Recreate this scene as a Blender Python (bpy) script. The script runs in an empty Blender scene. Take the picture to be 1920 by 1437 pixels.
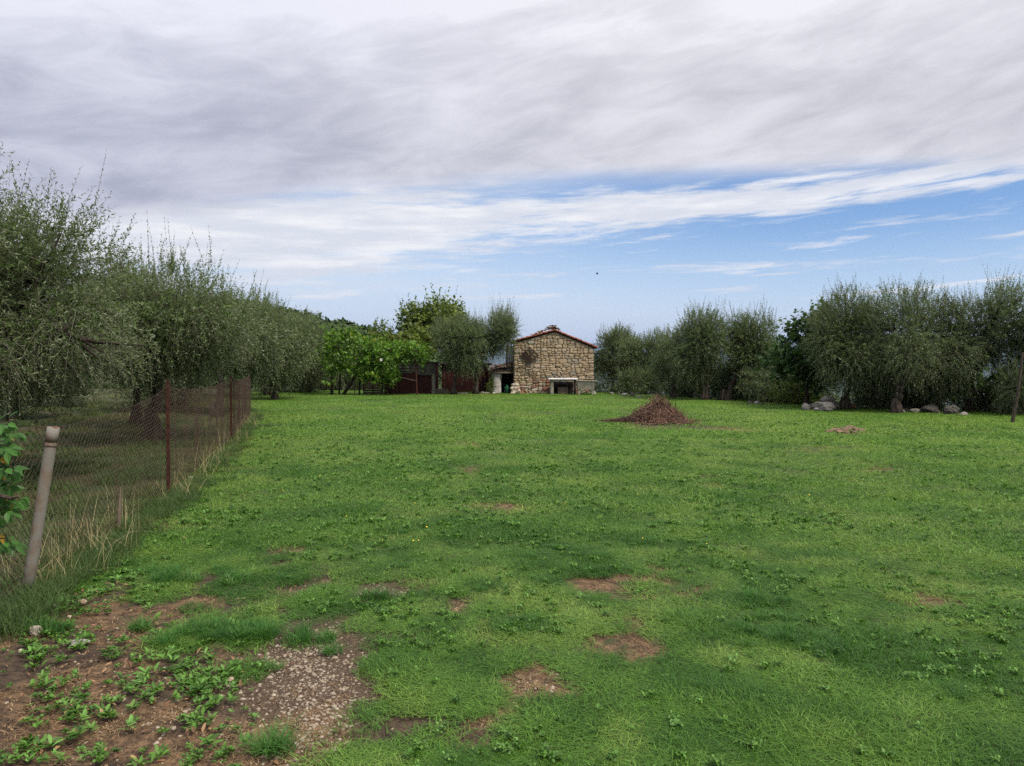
import bpy, math, random
import numpy as np
from mathutils import Vector, Matrix

# ------------------------------------------------------------------ camera
F = 1371.0
PITCH = math.radians(1.59)
CAMH = 1.6
sc = bpy.context.scene
cam_d = bpy.data.cameras.new('camera')
cam_d.sensor_width = 36.0
cam_d.lens = F / 1920 * 36
cam_d.clip_start = 0.05
cam_d.clip_end = 80000
cam = bpy.data.objects.new('camera', cam_d)
sc.collection.objects.link(cam)
cam.location = (0, 0, CAMH)
cam.rotation_euler = (math.pi / 2 - PITCH, 0, 0)
sc.camera = cam
sc.view_settings.view_transform = 'Standard'
sc.view_settings.look = 'None'
sc.view_settings.gamma = 1
sc.view_settings.use_curve_mapping = False
sc.view_settings.exposure = 0.10
sc.cycles.use_denoising = False
sc.cycles.max_bounces = 6
sc.cycles.diffuse_bounces = 3
sc.cycles.glossy_bounces = 2
sc.cycles.transmission_bounces = 3
sc.cycles.volume_bounces = 0

SUN_EL, SUN_AZ = math.radians(52), math.radians(128)   # azimuth measured clockwise from +Y: behind the camera

# ------------------------------------------------------------------ world
W = bpy.data.worlds.new('World')
sc.world = W
W.use_nodes = True
W.cycles.sampling_method = 'MANUAL'
W.cycles.sample_map_resolution = 512
wt = W.node_tree
for n in list(wt.nodes):
    wt.nodes.remove(n)


class NB:
    """tiny node-expression builder"""
    def __init__(s, t):
        s.t = t

    def n(s, typ, **kw):
        o = s.t.nodes.new(typ)
        for k, v in kw.items():
            setattr(o, k, v)
        return o

    def put(s, sock, v):
        if isinstance(v, (int, float)):
            sock.default_value = v
        elif isinstance(v, (tuple, list)):
            if len(v) == 3 and len(sock.default_value) == 4:
                v = (*v, 1)
            sock.default_value = v
        else:
            s.t.links.new(v, sock)

    def m(s, op, a, b=0.0, c=0.0, clamp=False):
        o = s.n('ShaderNodeMath', operation=op, use_clamp=clamp)
        s.put(o.inputs[0], a)
        s.put(o.inputs[1], b)
        s.put(o.inputs[2], c)
        return o.outputs[0]

    def ss(s, v, lo, hi, a=0.0, b=1.0):
        o = s.n('ShaderNodeMapRange', interpolation_type='SMOOTHSTEP')
        s.put(o.inputs[0], v); s.put(o.inputs[1], lo); s.put(o.inputs[2], hi)
        s.put(o.inputs[3], a); s.put(o.inputs[4], b)
        return o.outputs[0]

    def lin(s, v, lo, hi, a=0.0, b=1.0):
        o = s.n('ShaderNodeMapRange')
        s.put(o.inputs[0], v); s.put(o.inputs[1], lo); s.put(o.inputs[2], hi)
        s.put(o.inputs[3], a); s.put(o.inputs[4], b)
        return o.outputs[0]

    def vec(s, x, y, z=0.0):
        o = s.n('ShaderNodeCombineXYZ')
        s.put(o.inputs[0], x); s.put(o.inputs[1], y); s.put(o.inputs[2], z)
        return o.outputs[0]

    def noise(s, v, scale, detail=5, rough=0.55, dist=0.0):
        o = s.n('ShaderNodeTexNoise')
        s.put(o.inputs['Vector'], v)
        o.inputs['Scale'].default_value = scale
        o.inputs['Detail'].default_value = detail
        o.inputs['Roughness'].default_value = rough
        o.inputs['Distortion'].default_value = dist
        return o.outputs[0]

    def mix(s, f, a, b, blend='MIX'):
        o = s.n('ShaderNodeMix', data_type='RGBA', blend_type=blend)
        s.put(o.inputs[0], f); s.put(o.inputs[6], a); s.put(o.inputs[7], b)
        return o.outputs[2]


b = NB(wt)
tc = b.n('ShaderNodeTexCoord')
sep = b.n('ShaderNodeSeparateXYZ')
wt.links.new(tc.outputs['Generated'], sep.inputs[0])
X, Y, Z = sep.outputs
AZ = b.m('ARCTAN2', X, Y)
EL = b.m('DIVIDE', Z, b.m('MAXIMUM', b.m('SQRT', b.m('ADD', b.m('MULTIPLY', X, X), b.m('MULTIPLY', Y, Y))), 0.001))
sky = b.n('ShaderNodeTexSky', sky_type='NISHITA')
sky.sun_disc = False
sky.sun_elevation = SUN_EL
sky.sun_rotation = SUN_AZ
sky.altitude = 400
sky.air_density = 1.0
sky.dust_density = 0.6
sky.ozone_density = 1.5
zc = b.m('MAXIMUM', Z, 0.015)
P = b.vec(b.m('DIVIDE', X, zc), b.m('DIVIDE', Y, zc))
# clear air, whiter towards the horizon
S = 10.0
def K(r, g, bl):
    return (r * S, g * S, bl * S)
hz_f = b.ss(EL, 0.02, 0.20, 1.0, 0.13)
hz_left = b.ss(AZ, -0.6, 0.45, 0.62, 0.0)
hz_f = b.m('MINIMUM', b.m('ADD', hz_f, hz_left), 0.97)
hz_col = b.mix(b.ss(EL, 0.0, 0.10), K(0.70, 0.73, 0.80), K(0.64, 0.75, 0.88))
blue = b.mix(1.0, sky.outputs[0], (0.62, 0.93, 1.28, 1), 'MULTIPLY')
base = b.mix(hz_f, blue, hz_col)
# streaky wisps (stretched along the horizon, rising slightly to the right)
tilt = b.m('SUBTRACT', EL, b.m('MULTIPLY', AZ, 0.035))
wc = b.vec(b.m('MULTIPLY', AZ, 3.2), b.m('MULTIPLY', tilt, 30))
w1 = b.noise(wc, 1.0, 8, 0.62, 0.6)
wc2 = b.vec(b.m('MULTIPLY', AZ, 12), b.m('MULTIPLY', tilt, 90), 3.0)
w2 = b.noise(wc2, 1.0, 6, 0.6, 0.4)
wn = b.m('ADD', b.m('MULTIPLY', w1, 0.60), b.m('MULTIPLY', w2, 0.40))
leftness = b.ss(AZ, -0.32, 0.15, 0.13, 0.0)
band_c = b.m('ADD', 0.193, b.m('MULTIPLY', b.m('MINIMUM', b.m('MAXIMUM', AZ, -0.6), 0.7), 0.055))
band_c = b.m('SUBTRACT', band_c, b.m('MULTIPLY', b.ss(AZ, 0.0, -0.45), 0.012))
bd = b.m('DIVIDE', b.m('SUBTRACT', EL, band_c), b.ss(AZ, -0.4, 0.35, 0.036, 0.024))
band = b.m('EXPONENT', b.m('MULTIPLY', b.m('MULTIPLY', bd, bd), -1.0))
thr = b.m('SUBTRACT', 0.585, b.m('ADD', b.m('MULTIPLY', band, 0.27), leftness))
lowfade = b.ss(EL, 0.05, 0.13, -0.05, 0.0)
wm = b.ss(b.m('ADD', wn, lowfade), b.m('SUBTRACT', thr, 0.03), b.m('ADD', thr, 0.15))
wm = b.m('MULTIPLY', wm, b.ss(EL, 0.03, 0.10))
wc3 = b.vec(b.m('MULTIPLY', AZ, 5.5), b.m('MULTIPLY', tilt, 62), 9.0)
w3 = b.noise(wc3, 1.0, 7, 0.62, 0.5)
low = b.m('MULTIPLY', b.ss(EL, 0.055, 0.09), b.ss(EL, 0.21, 0.15))
wm3 = b.m('MULTIPLY', b.ss(w3, 0.54, 0.68, 0.0, 0.85), low)
wm = b.m('MAXIMUM', wm, wm3)
wm = b.m('MULTIPLY', wm, 0.95)
wisp_col = b.mix(b.ss(b.noise(wc2, 0.6, 5, 0.6), 0.4, 0.7), K(0.72, 0.74, 0.80), K(0.93, 0.92, 0.92))
c1 = b.mix(wm, base, wisp_col)
# the high grey deck
azc = b.m('MINIMUM', b.m('ABSOLUTE', b.m('SUBTRACT', AZ, 0.16)), 0.7)
edge = b.m('SUBTRACT', 0.247, b.m('MULTIPLY', b.m('MULTIPLY', azc, azc), 0.17))
dn = b.noise(b.vec(b.m('MULTIPLY', AZ, 2.2), b.m('MULTIPLY', tilt, 16), 7.0), 1.0, 7, 0.55, 0.3)
ev = b.m('ADD', EL, b.m('MULTIPLY', b.m('SUBTRACT', dn, 0.5), 0.045))
dm = b.ss(ev, b.m('SUBTRACT', edge, 0.016), b.m('ADD', edge, 0.022))
Pr = b.n('ShaderNodeMapping')
wt.links.new(P, Pr.inputs[0])
Pr.inputs['Rotation'].default_value = (0, 0, math.radians(-24))
Pr.inputs['Scale'].default_value = (0.55, 1.25, 1)
d1 = b.noise(Pr.outputs[0], 0.62, 6, 0.52, 0.5)
d2 = b.noise(Pr.outputs[0], 2.6, 6, 0.62, 0.6)
d0 = b.noise(b.vec(b.m('MULTIPLY', AZ, 1.9), b.m('MULTIPLY', b.m('SUBTRACT', EL, b.m('MULTIPLY', AZ, 0.30)), 6.0), 2.0), 1.0, 7, 0.52, 0.7)
d3 = b.noise(b.vec(b.m('MULTIPLY', AZ, 7.0), b.m('MULTIPLY', b.m('SUBTRACT', EL, b.m('MULTIPLY', AZ, 0.16)), 21.0), 5.0), 1.0, 9, 0.60, 0.45)
dd = b.m('ADD', b.m('ADD', b.m('MULTIPLY', d1, 0.24), b.m('MULTIPLY', d3, 0.36)), b.m('MULTIPLY', d0, 0.40))
# an overcast sheet brightens towards the zenith; it is thinnest where it meets the gap
grad = b.ss(EL, 0.26, 0.50, 0.0, 0.62)
edgeglow = b.m('MULTIPLY', b.ss(b.m('SUBTRACT', EL, edge), 0.06, 0.0, 0.0, 0.22), b.ss(AZ, -0.35, 0.2))
tone = b.m('ADD', b.m('ADD', b.ss(dd, 0.38, 0.62, 0.0, 0.66), grad), edgeglow, clamp=True)
lav = b.ss(AZ, -0.5, 0.25)
dark = b.mix(lav, K(0.405, 0.415, 0.515), K(0.465, 0.465, 0.51))
light = b.mix(lav, K(0.80, 0.81, 0.90), K(0.86, 0.85, 0.90))
deck = b.mix(tone, dark, light)
zen = b.ss(EL, 0.5, 2.5, 1.0, 1.75)
zv = b.n('ShaderNodeVectorMath', operation='SCALE')
b.put(zv.inputs[0], deck); b.put(zv.inputs[3], zen)
final = b.mix(dm, c1, zv.outputs[0])
final = b.mix(b.ss(EL, -0.01, 0.0), K(0.5, 0.56, 0.66), final)
bg = b.n('ShaderNodeBackground')
bg.inputs['Strength'].default_value = 0.1
wt.links.new(final, bg.inputs[0])
wo = b.n('ShaderNodeOutputWorld')
wt.links.new(bg.outputs[0], wo.inputs[0])

# ------------------------------------------------------------------ sun (veiled by the cloud sheet)
sd = bpy.data.lights.new('sun', 'SUN')
sd.energy = 3.9
sd.angle = math.radians(14)
sd.color = (1.0, 0.93, 0.82)
so = bpy.data.objects.new('sun', sd)
sc.collection.objects.link(so)
sdir = Vector((math.sin(SUN_AZ) * math.cos(SUN_EL), math.cos(SUN_AZ) * math.cos(SUN_EL), math.sin(SUN_EL)))
so.rotation_euler = sdir.to_track_quat('Z', 'Y').to_euler()

# ------------------------------------------------------------------ helpers
rng = np.random.default_rng(11)
random.seed(5)
COL = sc.collection


def ray(px, py):
    x, y, z = (px - 960) / F, 1.0, (718.5 - py) / F
    c, s = math.cos(PITCH), math.sin(PITCH)
    return np.array([x, y * c + z * s, -y * s + z * c])


def G(px, py):
    """photograph pixel -> point on the flat field (survey of the photograph)"""
    r = ray(px, py)
    t = -CAMH / r[2]
    return r[0] * t, r[1] * t


def A(px, py, d):
    r = ray(px, py)
    t = d / r[1]
    return np.array([r[0] * t, d, CAMH + r[2] * t])


def tag(o, label=None, cat=None, group=None, kind=None):
    if label: o['label'] = label
    if cat: o['category'] = cat
    if group: o['group'] = group
    if kind: o['kind'] = kind
    return o


def empty(name, loc, rz=0.0):
    o = bpy.data.objects.new(name, None)
    COL.objects.link(o)
    o.location = loc
    o.rotation_euler = (0, 0, rz)
    return o


def npmesh(name, V, faces, mats=(), midx=None, smooth=False, attrs=None):
    V = np.ascontiguousarray(V, dtype=np.float32).reshape(-1, 3)
    me = bpy.data.meshes.new(name)
    faces = [np.asarray(f, dtype=np.int32) for f in faces if len(f)]
    me.vertices.add(len(V))
    me.vertices.foreach_set('co', V.ravel())
    nl = sum(f.size for f in faces)
    nf = sum(len(f) for f in faces)
    me.loops.add(nl)
    me.loops.foreach_set('vertex_index', np.concatenate([f.ravel() for f in faces]))
    me.polygons.add(nf)
    st, cur = [], 0
    for f in faces:
        st.append(cur + np.arange(len(f)) * f.shape[1])
        cur += f.size
    me.polygons.foreach_set('loop_start', np.concatenate(st).astype(np.int32))
    for m_ in mats:
        me.materials.append(m_)
    if midx is not None:
        me.polygons.foreach_set('material_index', np.asarray(midx, dtype=np.int32))
    me.polygons.foreach_set('use_smooth', np.full(nf, smooth, dtype=bool))
    for k, v in (attrs or {}).items():
        v = np.asarray(v, dtype=np.float32)
        if v.ndim == 1:
            a = me.attributes.new(k, 'FLOAT', 'POINT')
            a.data.foreach_set('value', v)
        else:
            a = me.attributes.new(k, 'FLOAT_COLOR', 'POINT')
            a.data.foreach_set('color', v.ravel())
    me.update(calc_edges=True)
    return me


def link(name, me, parent=None, loc=None, rot=None, scl=None):
    o = bpy.data.objects.new(name, me)
    COL.objects.link(o)
    if parent is not None:
        o.parent = parent
    if loc is not None: o.location = loc
    if rot is not None: o.rotation_euler = rot
    if scl is not None: o.scale = scl
    return o


class MB:
    """collects boxes and tubes into one mesh"""
    def __init__(s):
        s.V, s.Q, s.T, s.n = [], [], [], 0

    def add(s, V, Q=(), T=()):
        V = np.asarray(V, float).reshape(-1, 3)
        if len(Q): s.Q.append(np.asarray(Q) + s.n)
        if len(T): s.T.append(np.asarray(T) + s.n)
        s.V.append(V)
        s.n += len(V)

    def box(s, x0, x1, y0, y1, z0, z1, bev=0.0, jit=0.0, R=None, o=(0, 0, 0)):
        bx = min(bev, (x1 - x0) * .3, (y1 - y0) * .3, (z1 - z0) * .3)
        c = np.array([[x0, y0, z0], [x1, y0, z0], [x1, y1, z0], [x0, y1, z0], [x0, y0, z1], [x1, y0, z1], [x1, y1, z1], [x0, y1, z1]], float)
        if bx <= 0:
            V = c
            Q = [[0, 3, 2, 1], [4, 5, 6, 7], [0, 1, 5, 4], [1, 2, 6, 5], [2, 3, 7, 6], [3, 0, 4, 7]]
            T = []
        else:
            V, Q, T = bevel_box(x0, x1, y0, y1, z0, z1, bx)
        if jit: V = V + rng.normal(0, jit, V.shape)
        if R is not None: V = V @ np.array(R).T
        s.add(V + np.array(o), Q, T)

    def tube(s, pts, rad, sides=6, cap=True):
        V, Q, T = tube(pts, rad, sides, cap)
        s.add(V, Q, T)

    def mesh(s, name, mat, smooth=False):
        fs = []
        if s.Q: fs.append(np.concatenate(s.Q))
        if s.T: fs.append(np.concatenate(s.T))
        return npmesh(name, np.concatenate(s.V), fs, [mat], smooth=smooth)

    def build(s, name, mat, parent=None, smooth=False, **k):
        return link(name, s.mesh(name, mat, smooth), parent, **k)


def bevel_box(x0, x1, y0, y1, z0, z1, b):
    V, idx = [], {}
    xs, ys, zs = (x0, x1), (y0, y1), (z0, z1)
    for i in (0, 1):
        for j in (0, 1):
            for k in (0, 1):
                p = [xs[i], ys[j], zs[k]]
                sg = [b if i == 0 else -b, b if j == 0 else -b, b if k == 0 else -b]
                for ax in range(3):
                    q = [p[a] + (0 if a == ax else sg[a]) for a in range(3)]
                    idx[(i, j, k, ax)] = len(V)
                    V.append(q)
    Q, T = [], []
    g = lambda *a: idx[a]
    for s_ in (0, 1):
        q = [g(s_, 0, 0, 0), g(s_, 1, 0, 0), g(s_, 1, 1, 0), g(s_, 0, 1, 0)]
        Q.append(q if s_ else q[::-1])
        q = [g(0, s_, 0, 1), g(0, s_, 1, 1), g(1, s_, 1, 1), g(1, s_, 0, 1)]
        Q.append(q if s_ else q[::-1])
        q = [g(0, 0, s_, 2), g(1, 0, s_, 2), g(1, 1, s_, 2), g(0, 1, s_, 2)]
        Q.append(q if s_ else q[::-1])
        for t_ in (0, 1):
            fl = (s_ == t_)
            q = [g(s_, t_, 0, 0), g(s_, t_, 0, 1), g(s_, t_, 1, 1), g(s_, t_, 1, 0)]
            Q.append(q[::-1] if not fl else q)
            q = [g(s_, 0, t_, 0), g(s_, 1, t_, 0), g(s_, 1, t_, 2), g(s_, 0, t_, 2)]
            Q.append(q if not fl else q[::-1])
            q = [g(0, s_, t_, 1), g(0, s_, t_, 2), g(1, s_, t_, 2), g(1, s_, t_, 1)]
            Q.append(q if not fl else q[::-1])
    for i in (0, 1):
        for j in (0, 1):
            for k in (0, 1):
                t3 = [g(i, j, k, 0), g(i, j, k, 1), g(i, j, k, 2)]
                T.append(t3 if (i + j + k) % 2 else t3[::-1])
    return np.array(V), Q, T


def tube(pts, rad, sides=6, cap=True):
    pts = np.asarray(pts, float)
    n = len(pts)
    rad = np.broadcast_to(np.asarray(rad, float), (n,))
    tg = np.gradient(pts, axis=0)
    tg /= np.linalg.norm(tg, axis=1)[:, None] + 1e-9
    ref = np.array([0.0, 0.0, 1.0]) if abs(tg[0][2]) < 0.9 else np.array([1.0, 0, 0])
    V = []
    for i in range(n):
        u = np.cross(tg[i], ref); u /= np.linalg.norm(u) + 1e-9
        v = np.cross(tg[i], u)
        ref = np.cross(u, tg[i]) * 1.0
        a = np.arange(sides) * 2 * math.pi / sides
        V.append(pts[i] + rad[i] * (np.cos(a)[:, None] * u + np.sin(a)[:, None] * v))
    V = np.concatenate(V)
    Q = []
    for i in range(n - 1):
        for j in range(sides):
            k = (j + 1) % sides
            Q.append([i * sides + j, (i + 1) * sides + j, (i + 1) * sides + k, i * sides + k])
    T = []
    if cap:
        V = np.vstack([V, pts[0], pts[-1]])
        c0, c1_ = n * sides, n * sides + 1
        for j in range(sides):
            k = (j + 1) % sides
            T.append([c0, j, k])
            T.append([c1_, (n - 1) * sides + k, (n - 1) * sides + j])
    return V, Q, T


def unit(v):
    return v / (np.linalg.norm(v, axis=-1, keepdims=True) + 1e-9)


def _h(i, j, s):
    n = (i.astype(np.int64) * 374761393 + j.astype(np.int64) * 668265263 + s * 1274126177) & 0xffffffff
    n = ((n ^ (n >> 13)) * 1274126177) & 0xffffffff
    return ((n ^ (n >> 16)) & 0xffff) / 65535.0


def vn(x, y, s=0):
    xi, yi = np.floor(x), np.floor(y)
    fx, fy = x - xi, y - yi
    fx = fx * fx * (3 - 2 * fx); fy = fy * fy * (3 - 2 * fy)
    a, b_, c, d = _h(xi, yi, s), _h(xi + 1, yi, s), _h(xi, yi + 1, s), _h(xi + 1, yi + 1, s)
    return (a * (1 - fx) + b_ * fx) * (1 - fy) + (c * (1 - fx) + d * fx) * fy


def fbm(x, y, s=0, o=4):
    v, a, t = 0, 1.0, 0
    for k in range(o):
        v = v + a * vn(x * 2 ** k + 13.7 * k, y * 2 ** k + 7.1 * k, s + k)
        t += a
        a *= 0.55
    return v / t


def sst(x, a, b_):
    t = np.clip((x - a) / (b_ - a), 0, 1)
    return t * t * (3 - 2 * t)

# ------------------------------------------------------------------ terrain
PLATEAU = np.array([(-34, -30), (-34, 46), (-14, 45), (-7, 43.8), (4.6, 43.5), (5.6, 38.5), (7.2, 35), (9.6, 31.0), (11.6, 27.2), (14.4, 24.6), (17.6, 20.6), (22, 12), (25, -30)], float)


def outside(x, y):
    """distance outside the plateau polygon (0 inside)"""
    x = np.asarray(x, float); y = np.asarray(y, float)
    d = np.full(x.shape, 1e9)
    ins = np.zeros(x.shape, bool)
    n = len(PLATEAU)
    for i in range(n):
        a, c = PLATEAU[i], PLATEAU[(i + 1) % n]
        e = c - a
        t = np.clip(((x - a[0]) * e[0] + (y - a[1]) * e[1]) / (e @ e), 0, 1)
        d = np.minimum(d, np.hypot(x - a[0] - t * e[0], y - a[1] - t * e[1]))
        cr = ((a[1] > y) != (c[1] > y)) & (x < (c[0] - a[0]) * (y - a[1]) / (c[1] - a[1] + 1e-12) + a[0])
        ins ^= cr
    return np.where(ins, 0, d)


HPX = np.array([-400, 0, 300, 430, 480, 560, 600, 640, 700, 760, 820, 900, 1000, 1150])
HH = np.array([21, 21, 20.5, 20, 19.0, 16.0, 14.4, 13.0, 10.4, 8.0, 4.5, 0, -12, -50.0]) - 4.5
HAZ = np.arctan((HPX - 960) / F)


def height(x, y):
    x = np.asarray(x, float); y = np.asarray(y, float)
    b_ = outside(x, y)
    z = 0.035 * (fbm(x * 0.35, y * 0.35, 3, 3) - 0.5) + 0.02 * (fbm(x * 1.9, y * 1.9, 5, 3) - 0.5)
    drop = -0.9 * sst(b_, 0.2, 3.0) - 0.11 * np.minimum(b_, 1700)
    left = sst(-x, 10, 40)
    drop = drop * (1 - 0.92 * left * sst(400 - b_, 0, 300))
    z = z + drop
    r = np.hypot(x, y)
    az = np.arctan2(x, y)
    z = z + sst(r, 60, 300) * 6 * (fbm(x * 0.01, y * 0.01, 9, 4) - 0.5)
    Hh = np.interp(az, HAZ, HH) + 1.6
    front = sst(y, 20, 60)
    rise = sst(r, 55, 250)
    fall = 1 - sst(r, 270, 900)
    on = np.where(az < HAZ[-1], 1.0, 0.0) * front
    zl = Hh + 2.0 * (fbm(x * 0.03, y * 0.03, 21, 3) - 0.5)
    z = z * (1 - on * rise * fall) + zl * on * rise * fall
    mt = sst(r, 8500, 14500) * (1 - 0.6 * sst(r, 20000, 26000))
    ridge = 480 + 620 * (fbm(az * 5.0 + 3, r * 0.00006, 31, 5) - 0.42) + 260 * (1 - np.abs(2 * vn(az * 17 + 1, r * 0.0004, 44) - 1))
    z = z + mt * (ridge * 0.78 + 40)
    return z


def H1(x, y):
    return float(height(np.array([x]), np.array([y]))[0])


# patches of bare soil: px, py, rx, ry (in photograph pixels), strength, kind (0 soil, 1 gravel, 2 dry thatch)
PATCH = [(575, 1310, 125, 170, 1.6, 1), (540, 1190, 60, 55, 1.0, 1), (640, 1180, 75, 38, 1.0, 0), (695, 1105, 75, 24, 1.2, 1), (600, 1085, 50, 12, .8, 0), (350, 1127, 55, 20, 1.2, 2),
         (985, 1275, 75, 42, 1.3, 2), (940, 1330, 55, 40, 1.0, 2), (1080, 1300, 60, 25, 1.0, 2), (885, 1155, 42, 20, 1.2, 2), (985, 1140, 40, 13, 1.0, 2), (1130, 1362, 42, 20, 1.1, 1), (770, 1130, 40, 10, .8, 0),
         (1270, 1400, 28, 34, 1.0, 0), (1730, 1130, 62, 14, 1.25, 2), (1555, 1327, 22, 10, .9, 2), (865, 832, 45, 6, .9, 2), (1290, 945, 25, 5, .8, 2), (960, 1400, 30, 12, .7, 2), (780, 1215, 30, 10, .7, 0),
         (1210, 798, 105, 9, .9, 0), (1330, 803, 40, 6, .8, 0), (1380, 806, 34, 6, 1.3, 2), (1170, 786, 50, 5, 1.3, 0), (1585, 812, 45, 8, 1.0, 2), (370, 925, 35, 18, .9, 2), (310, 985, 30, 12, .8, 2), (250, 1090, 60, 20, .8, 0),
         (1040, 1010, 20, 5, .7, 2), (760, 790, 40, 4, .6, 2), (520, 1020, 22, 5, .7, 2), (1480, 990, 25, 4, .6, 2), (820, 1010, 30, 6, .7, 0), (1350, 1050, 25, 5, .6, 2), (1000, 775, 90, 4, .5, 2), (1490, 800, 40, 4, .6, 2),
         (1700, 920, 40, 4, .5, 2), (1230, 1110, 30, 6, .5, 2), (900, 1240, 45, 14, .8, 2), (1180, 1290, 25, 9, .8, 2), (720, 1255, 20, 20, .7, 0), (430, 1110, 30, 14, .7, 2), (480, 1090, 25, 8, .7, 2)]
PW = []
for (px, py, rx, ry, st_, kd) in PATCH:
    x0, y0 = G(px, py)
    d0 = y0
    PW.append((x0, y0, rx / F * d0, 0.5 * (G(px, py - ry)[1] - G(px, py + ry)[1]), st_, kd))

FENCE = [(-2.55, 0.6), (-2.95, 3.2), (-3.36, 5.04), (-4.14, 8.77), (-5.8, 15.1), (-7.75, 21.6)]


def fence_x(y):
    fy = [p[1] for p in FENCE]; fx = [p[0] for p in FENCE]
    return np.interp(y, fy, fx, right=-7.75) + np.where(y > 21.6, -(y - 21.6) * 0.36, 0)


def masks(x, y):
    """bare, gravel, thatch, wild (0..1)"""
    x = np.asarray(x, float); y = np.asarray(y, float)
    wx = x + 0.50 * (fbm(x * 2.3, y * 2.3, 61, 3) - 0.5) * np.clip(y / 5, .6, 3)
    wy = y + 0.6 * (fbm(x * 2.1 + 9, y * 2.1, 62, 3) - 0.5) * np.clip(y / 5, .6, 3)
    n = .55 * fbm(x * 5.5, y * 5.5, 63, 4) + .45 * vn(x * 19, y * 15, 64)
    bare = np.zeros(x.shape); grav = np.zeros(x.shape); that = np.zeros(x.shape)
    for (cx, cy, rx, ry, s_, kd) in PW:
        q = np.sqrt(((wx - cx) / rx) ** 2 + ((wy - cy) / ry) ** 2)
        m = np.clip(s_ * (1.35 - q), 0, 1.2)
        bare = np.maximum(bare, m)
        if kd == 1: grav = np.maximum(grav, m)
        if kd == 2: that = np.maximum(that, m)
    gp_ = np.zeros(x.shape)
    for (px, py, rx, ry) in ((400, 1188, 105, 30), (300, 1085, 60, 25), (500, 1120, 60, 30)):
        x0, y0 = G(px, py)
        q = np.sqrt(((wx - x0) / (rx / F * y0)) ** 2 + ((wy - y0) / (.5 * (G(px, py - ry)[1] - G(px, py + ry)[1]))) ** 2)
        gp_ = np.maximum(gp_, np.clip(1.6 - 1.1 * q, 0, 1) * .6)
    # dirt corner at the lower left
    lx = -0.52 - (wy - 2.7) * 0.50 - 0.9 * sst(wy, 4.1, 5.2)
    m = sst(lx - wx, -0.12, 0.45) * (1 - sst(wy, 4.7, 5.6))
    bare = np.maximum(bare, m * (.66 + .5 * fbm(x * 2.2, y * 2.2, 67, 3)) - gp_)
    that = np.maximum(that, m * 0.75 * sst(fbm(x * 3, y * 3, 66, 3), 0.42, 0.62))
    # scuffed strip along the fence
    fd = x - fence_x(y)
    m = (1 - sst(np.abs(fd - 0.22), 0.1, 0.5)) * (0.5 + 0.6 * (fbm(x * 1.7, y * 1.7, 71, 2) - 0.5)) * sst(y, 4, 6)
    bare = np.maximum(bare, m); that = np.maximum(that, m)
    # random small scuffs, thin rings of thatch
    sm = sst(fbm(x * 1.5, y * 1.1, 75, 4), 0.665, 0.74) * 0.75
    bare = np.maximum(bare, sm); that = np.maximum(that, sm)
    sm = sst(fbm(x * 2.6, y * 1.9, 77, 4), 0.60, 0.70) * 0.8 * sst(-x, -1.5, .6) * (1 - sst(y, 6, 9))
    bare = np.maximum(bare, sm)
    bare = sst(bare + (n - 0.5) * 1.0, 0.42, 0.62)
    grav = sst(grav + (n - 0.5) * 0.6, 0.35, 0.7)
    that = sst(that + (fbm(x * 4, y * 4, 68, 3) - 0.5) * 0.7, 0.35, 0.7)
    wild = sst(-fd, 0.0, 0.25)
    wild = np.maximum(wild, sst(outside(x, y), -0.05, 0.8))
    wild = np.maximum(wild, sst(y, 41.5, 43))
    return bare, grav, that, wild


def axis(lo, hi, step, far, g=1.085):
    c = list(np.arange(lo, hi, step))
    s_, v = step, c[-1]
    up = []
    while v < far:
        s_ *= g; v += s_; up.append(v)
    s_, v = step, c[0]
    dn_ = []
    while v > -far:
        s_ *= g; v -= s_; dn_.append(v)
    return np.array(dn_[::-1] + c + up)


xs = axis(-4.6, 4.4, 0.068, 30000, 1.1)
ys = axis(2.0, 8.6, 0.068, 30000, 1.1)
XX, YY = np.meshgrid(xs, ys)
xf, yf = XX.ravel(), YY.ravel()
zf = height(xf, yf)
ba, gr, th, wi = masks(xf, yf)
zf = zf - 0.018 * ba * (1 - wi) * (yf < 30) * (outside(xf, yf) == 0)
nx, ny = len(xs), len(ys)
ii = (np.arange(ny - 1)[:, None] * nx + np.arange(nx - 1)[None, :]).ravel()
QF = np.stack([ii, ii + 1, ii + 1 + nx, ii + nx], 1)


def mat(name):
    m_ = bpy.data.materials.new(name)
    m_.use_nodes = True
    t = m_.node_tree
    for n_ in list(t.nodes):
        t.nodes.remove(n_)
    nb = NB(t)
    out = nb.n('ShaderNodeOutputMaterial')
    p = nb.n('ShaderNodeBsdfPrincipled')
    t.links.new(p.outputs[0], out.inputs[0])
    p.inputs['Specular IOR Level'].default_value = 0.25
    return m_, nb, p, out


def attr(nb, name, typ='GEOMETRY'):
    a = nb.n('ShaderNodeAttribute', attribute_type=typ)
    a.attribute_name = name
    return a


def bump(nb, p, h, strength=0.5, dist=0.02):
    o = nb.n('ShaderNodeBump')
    o.inputs['Strength'].default_value = strength
    o.inputs['Distance'].default_value = dist
    nb.put(o.inputs['Height'], h)
    nb.t.links.new(o.outputs[0], p.inputs['Normal'])


def pos(nb):
    return nb.n('ShaderNodeNewGeometry').outputs['Position']


def objc(nb):
    return nb.n('ShaderNodeTexCoord').outputs['Object']


def rnd(nb):
    return nb.n('ShaderNodeObjectInfo').outputs['Random']


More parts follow.
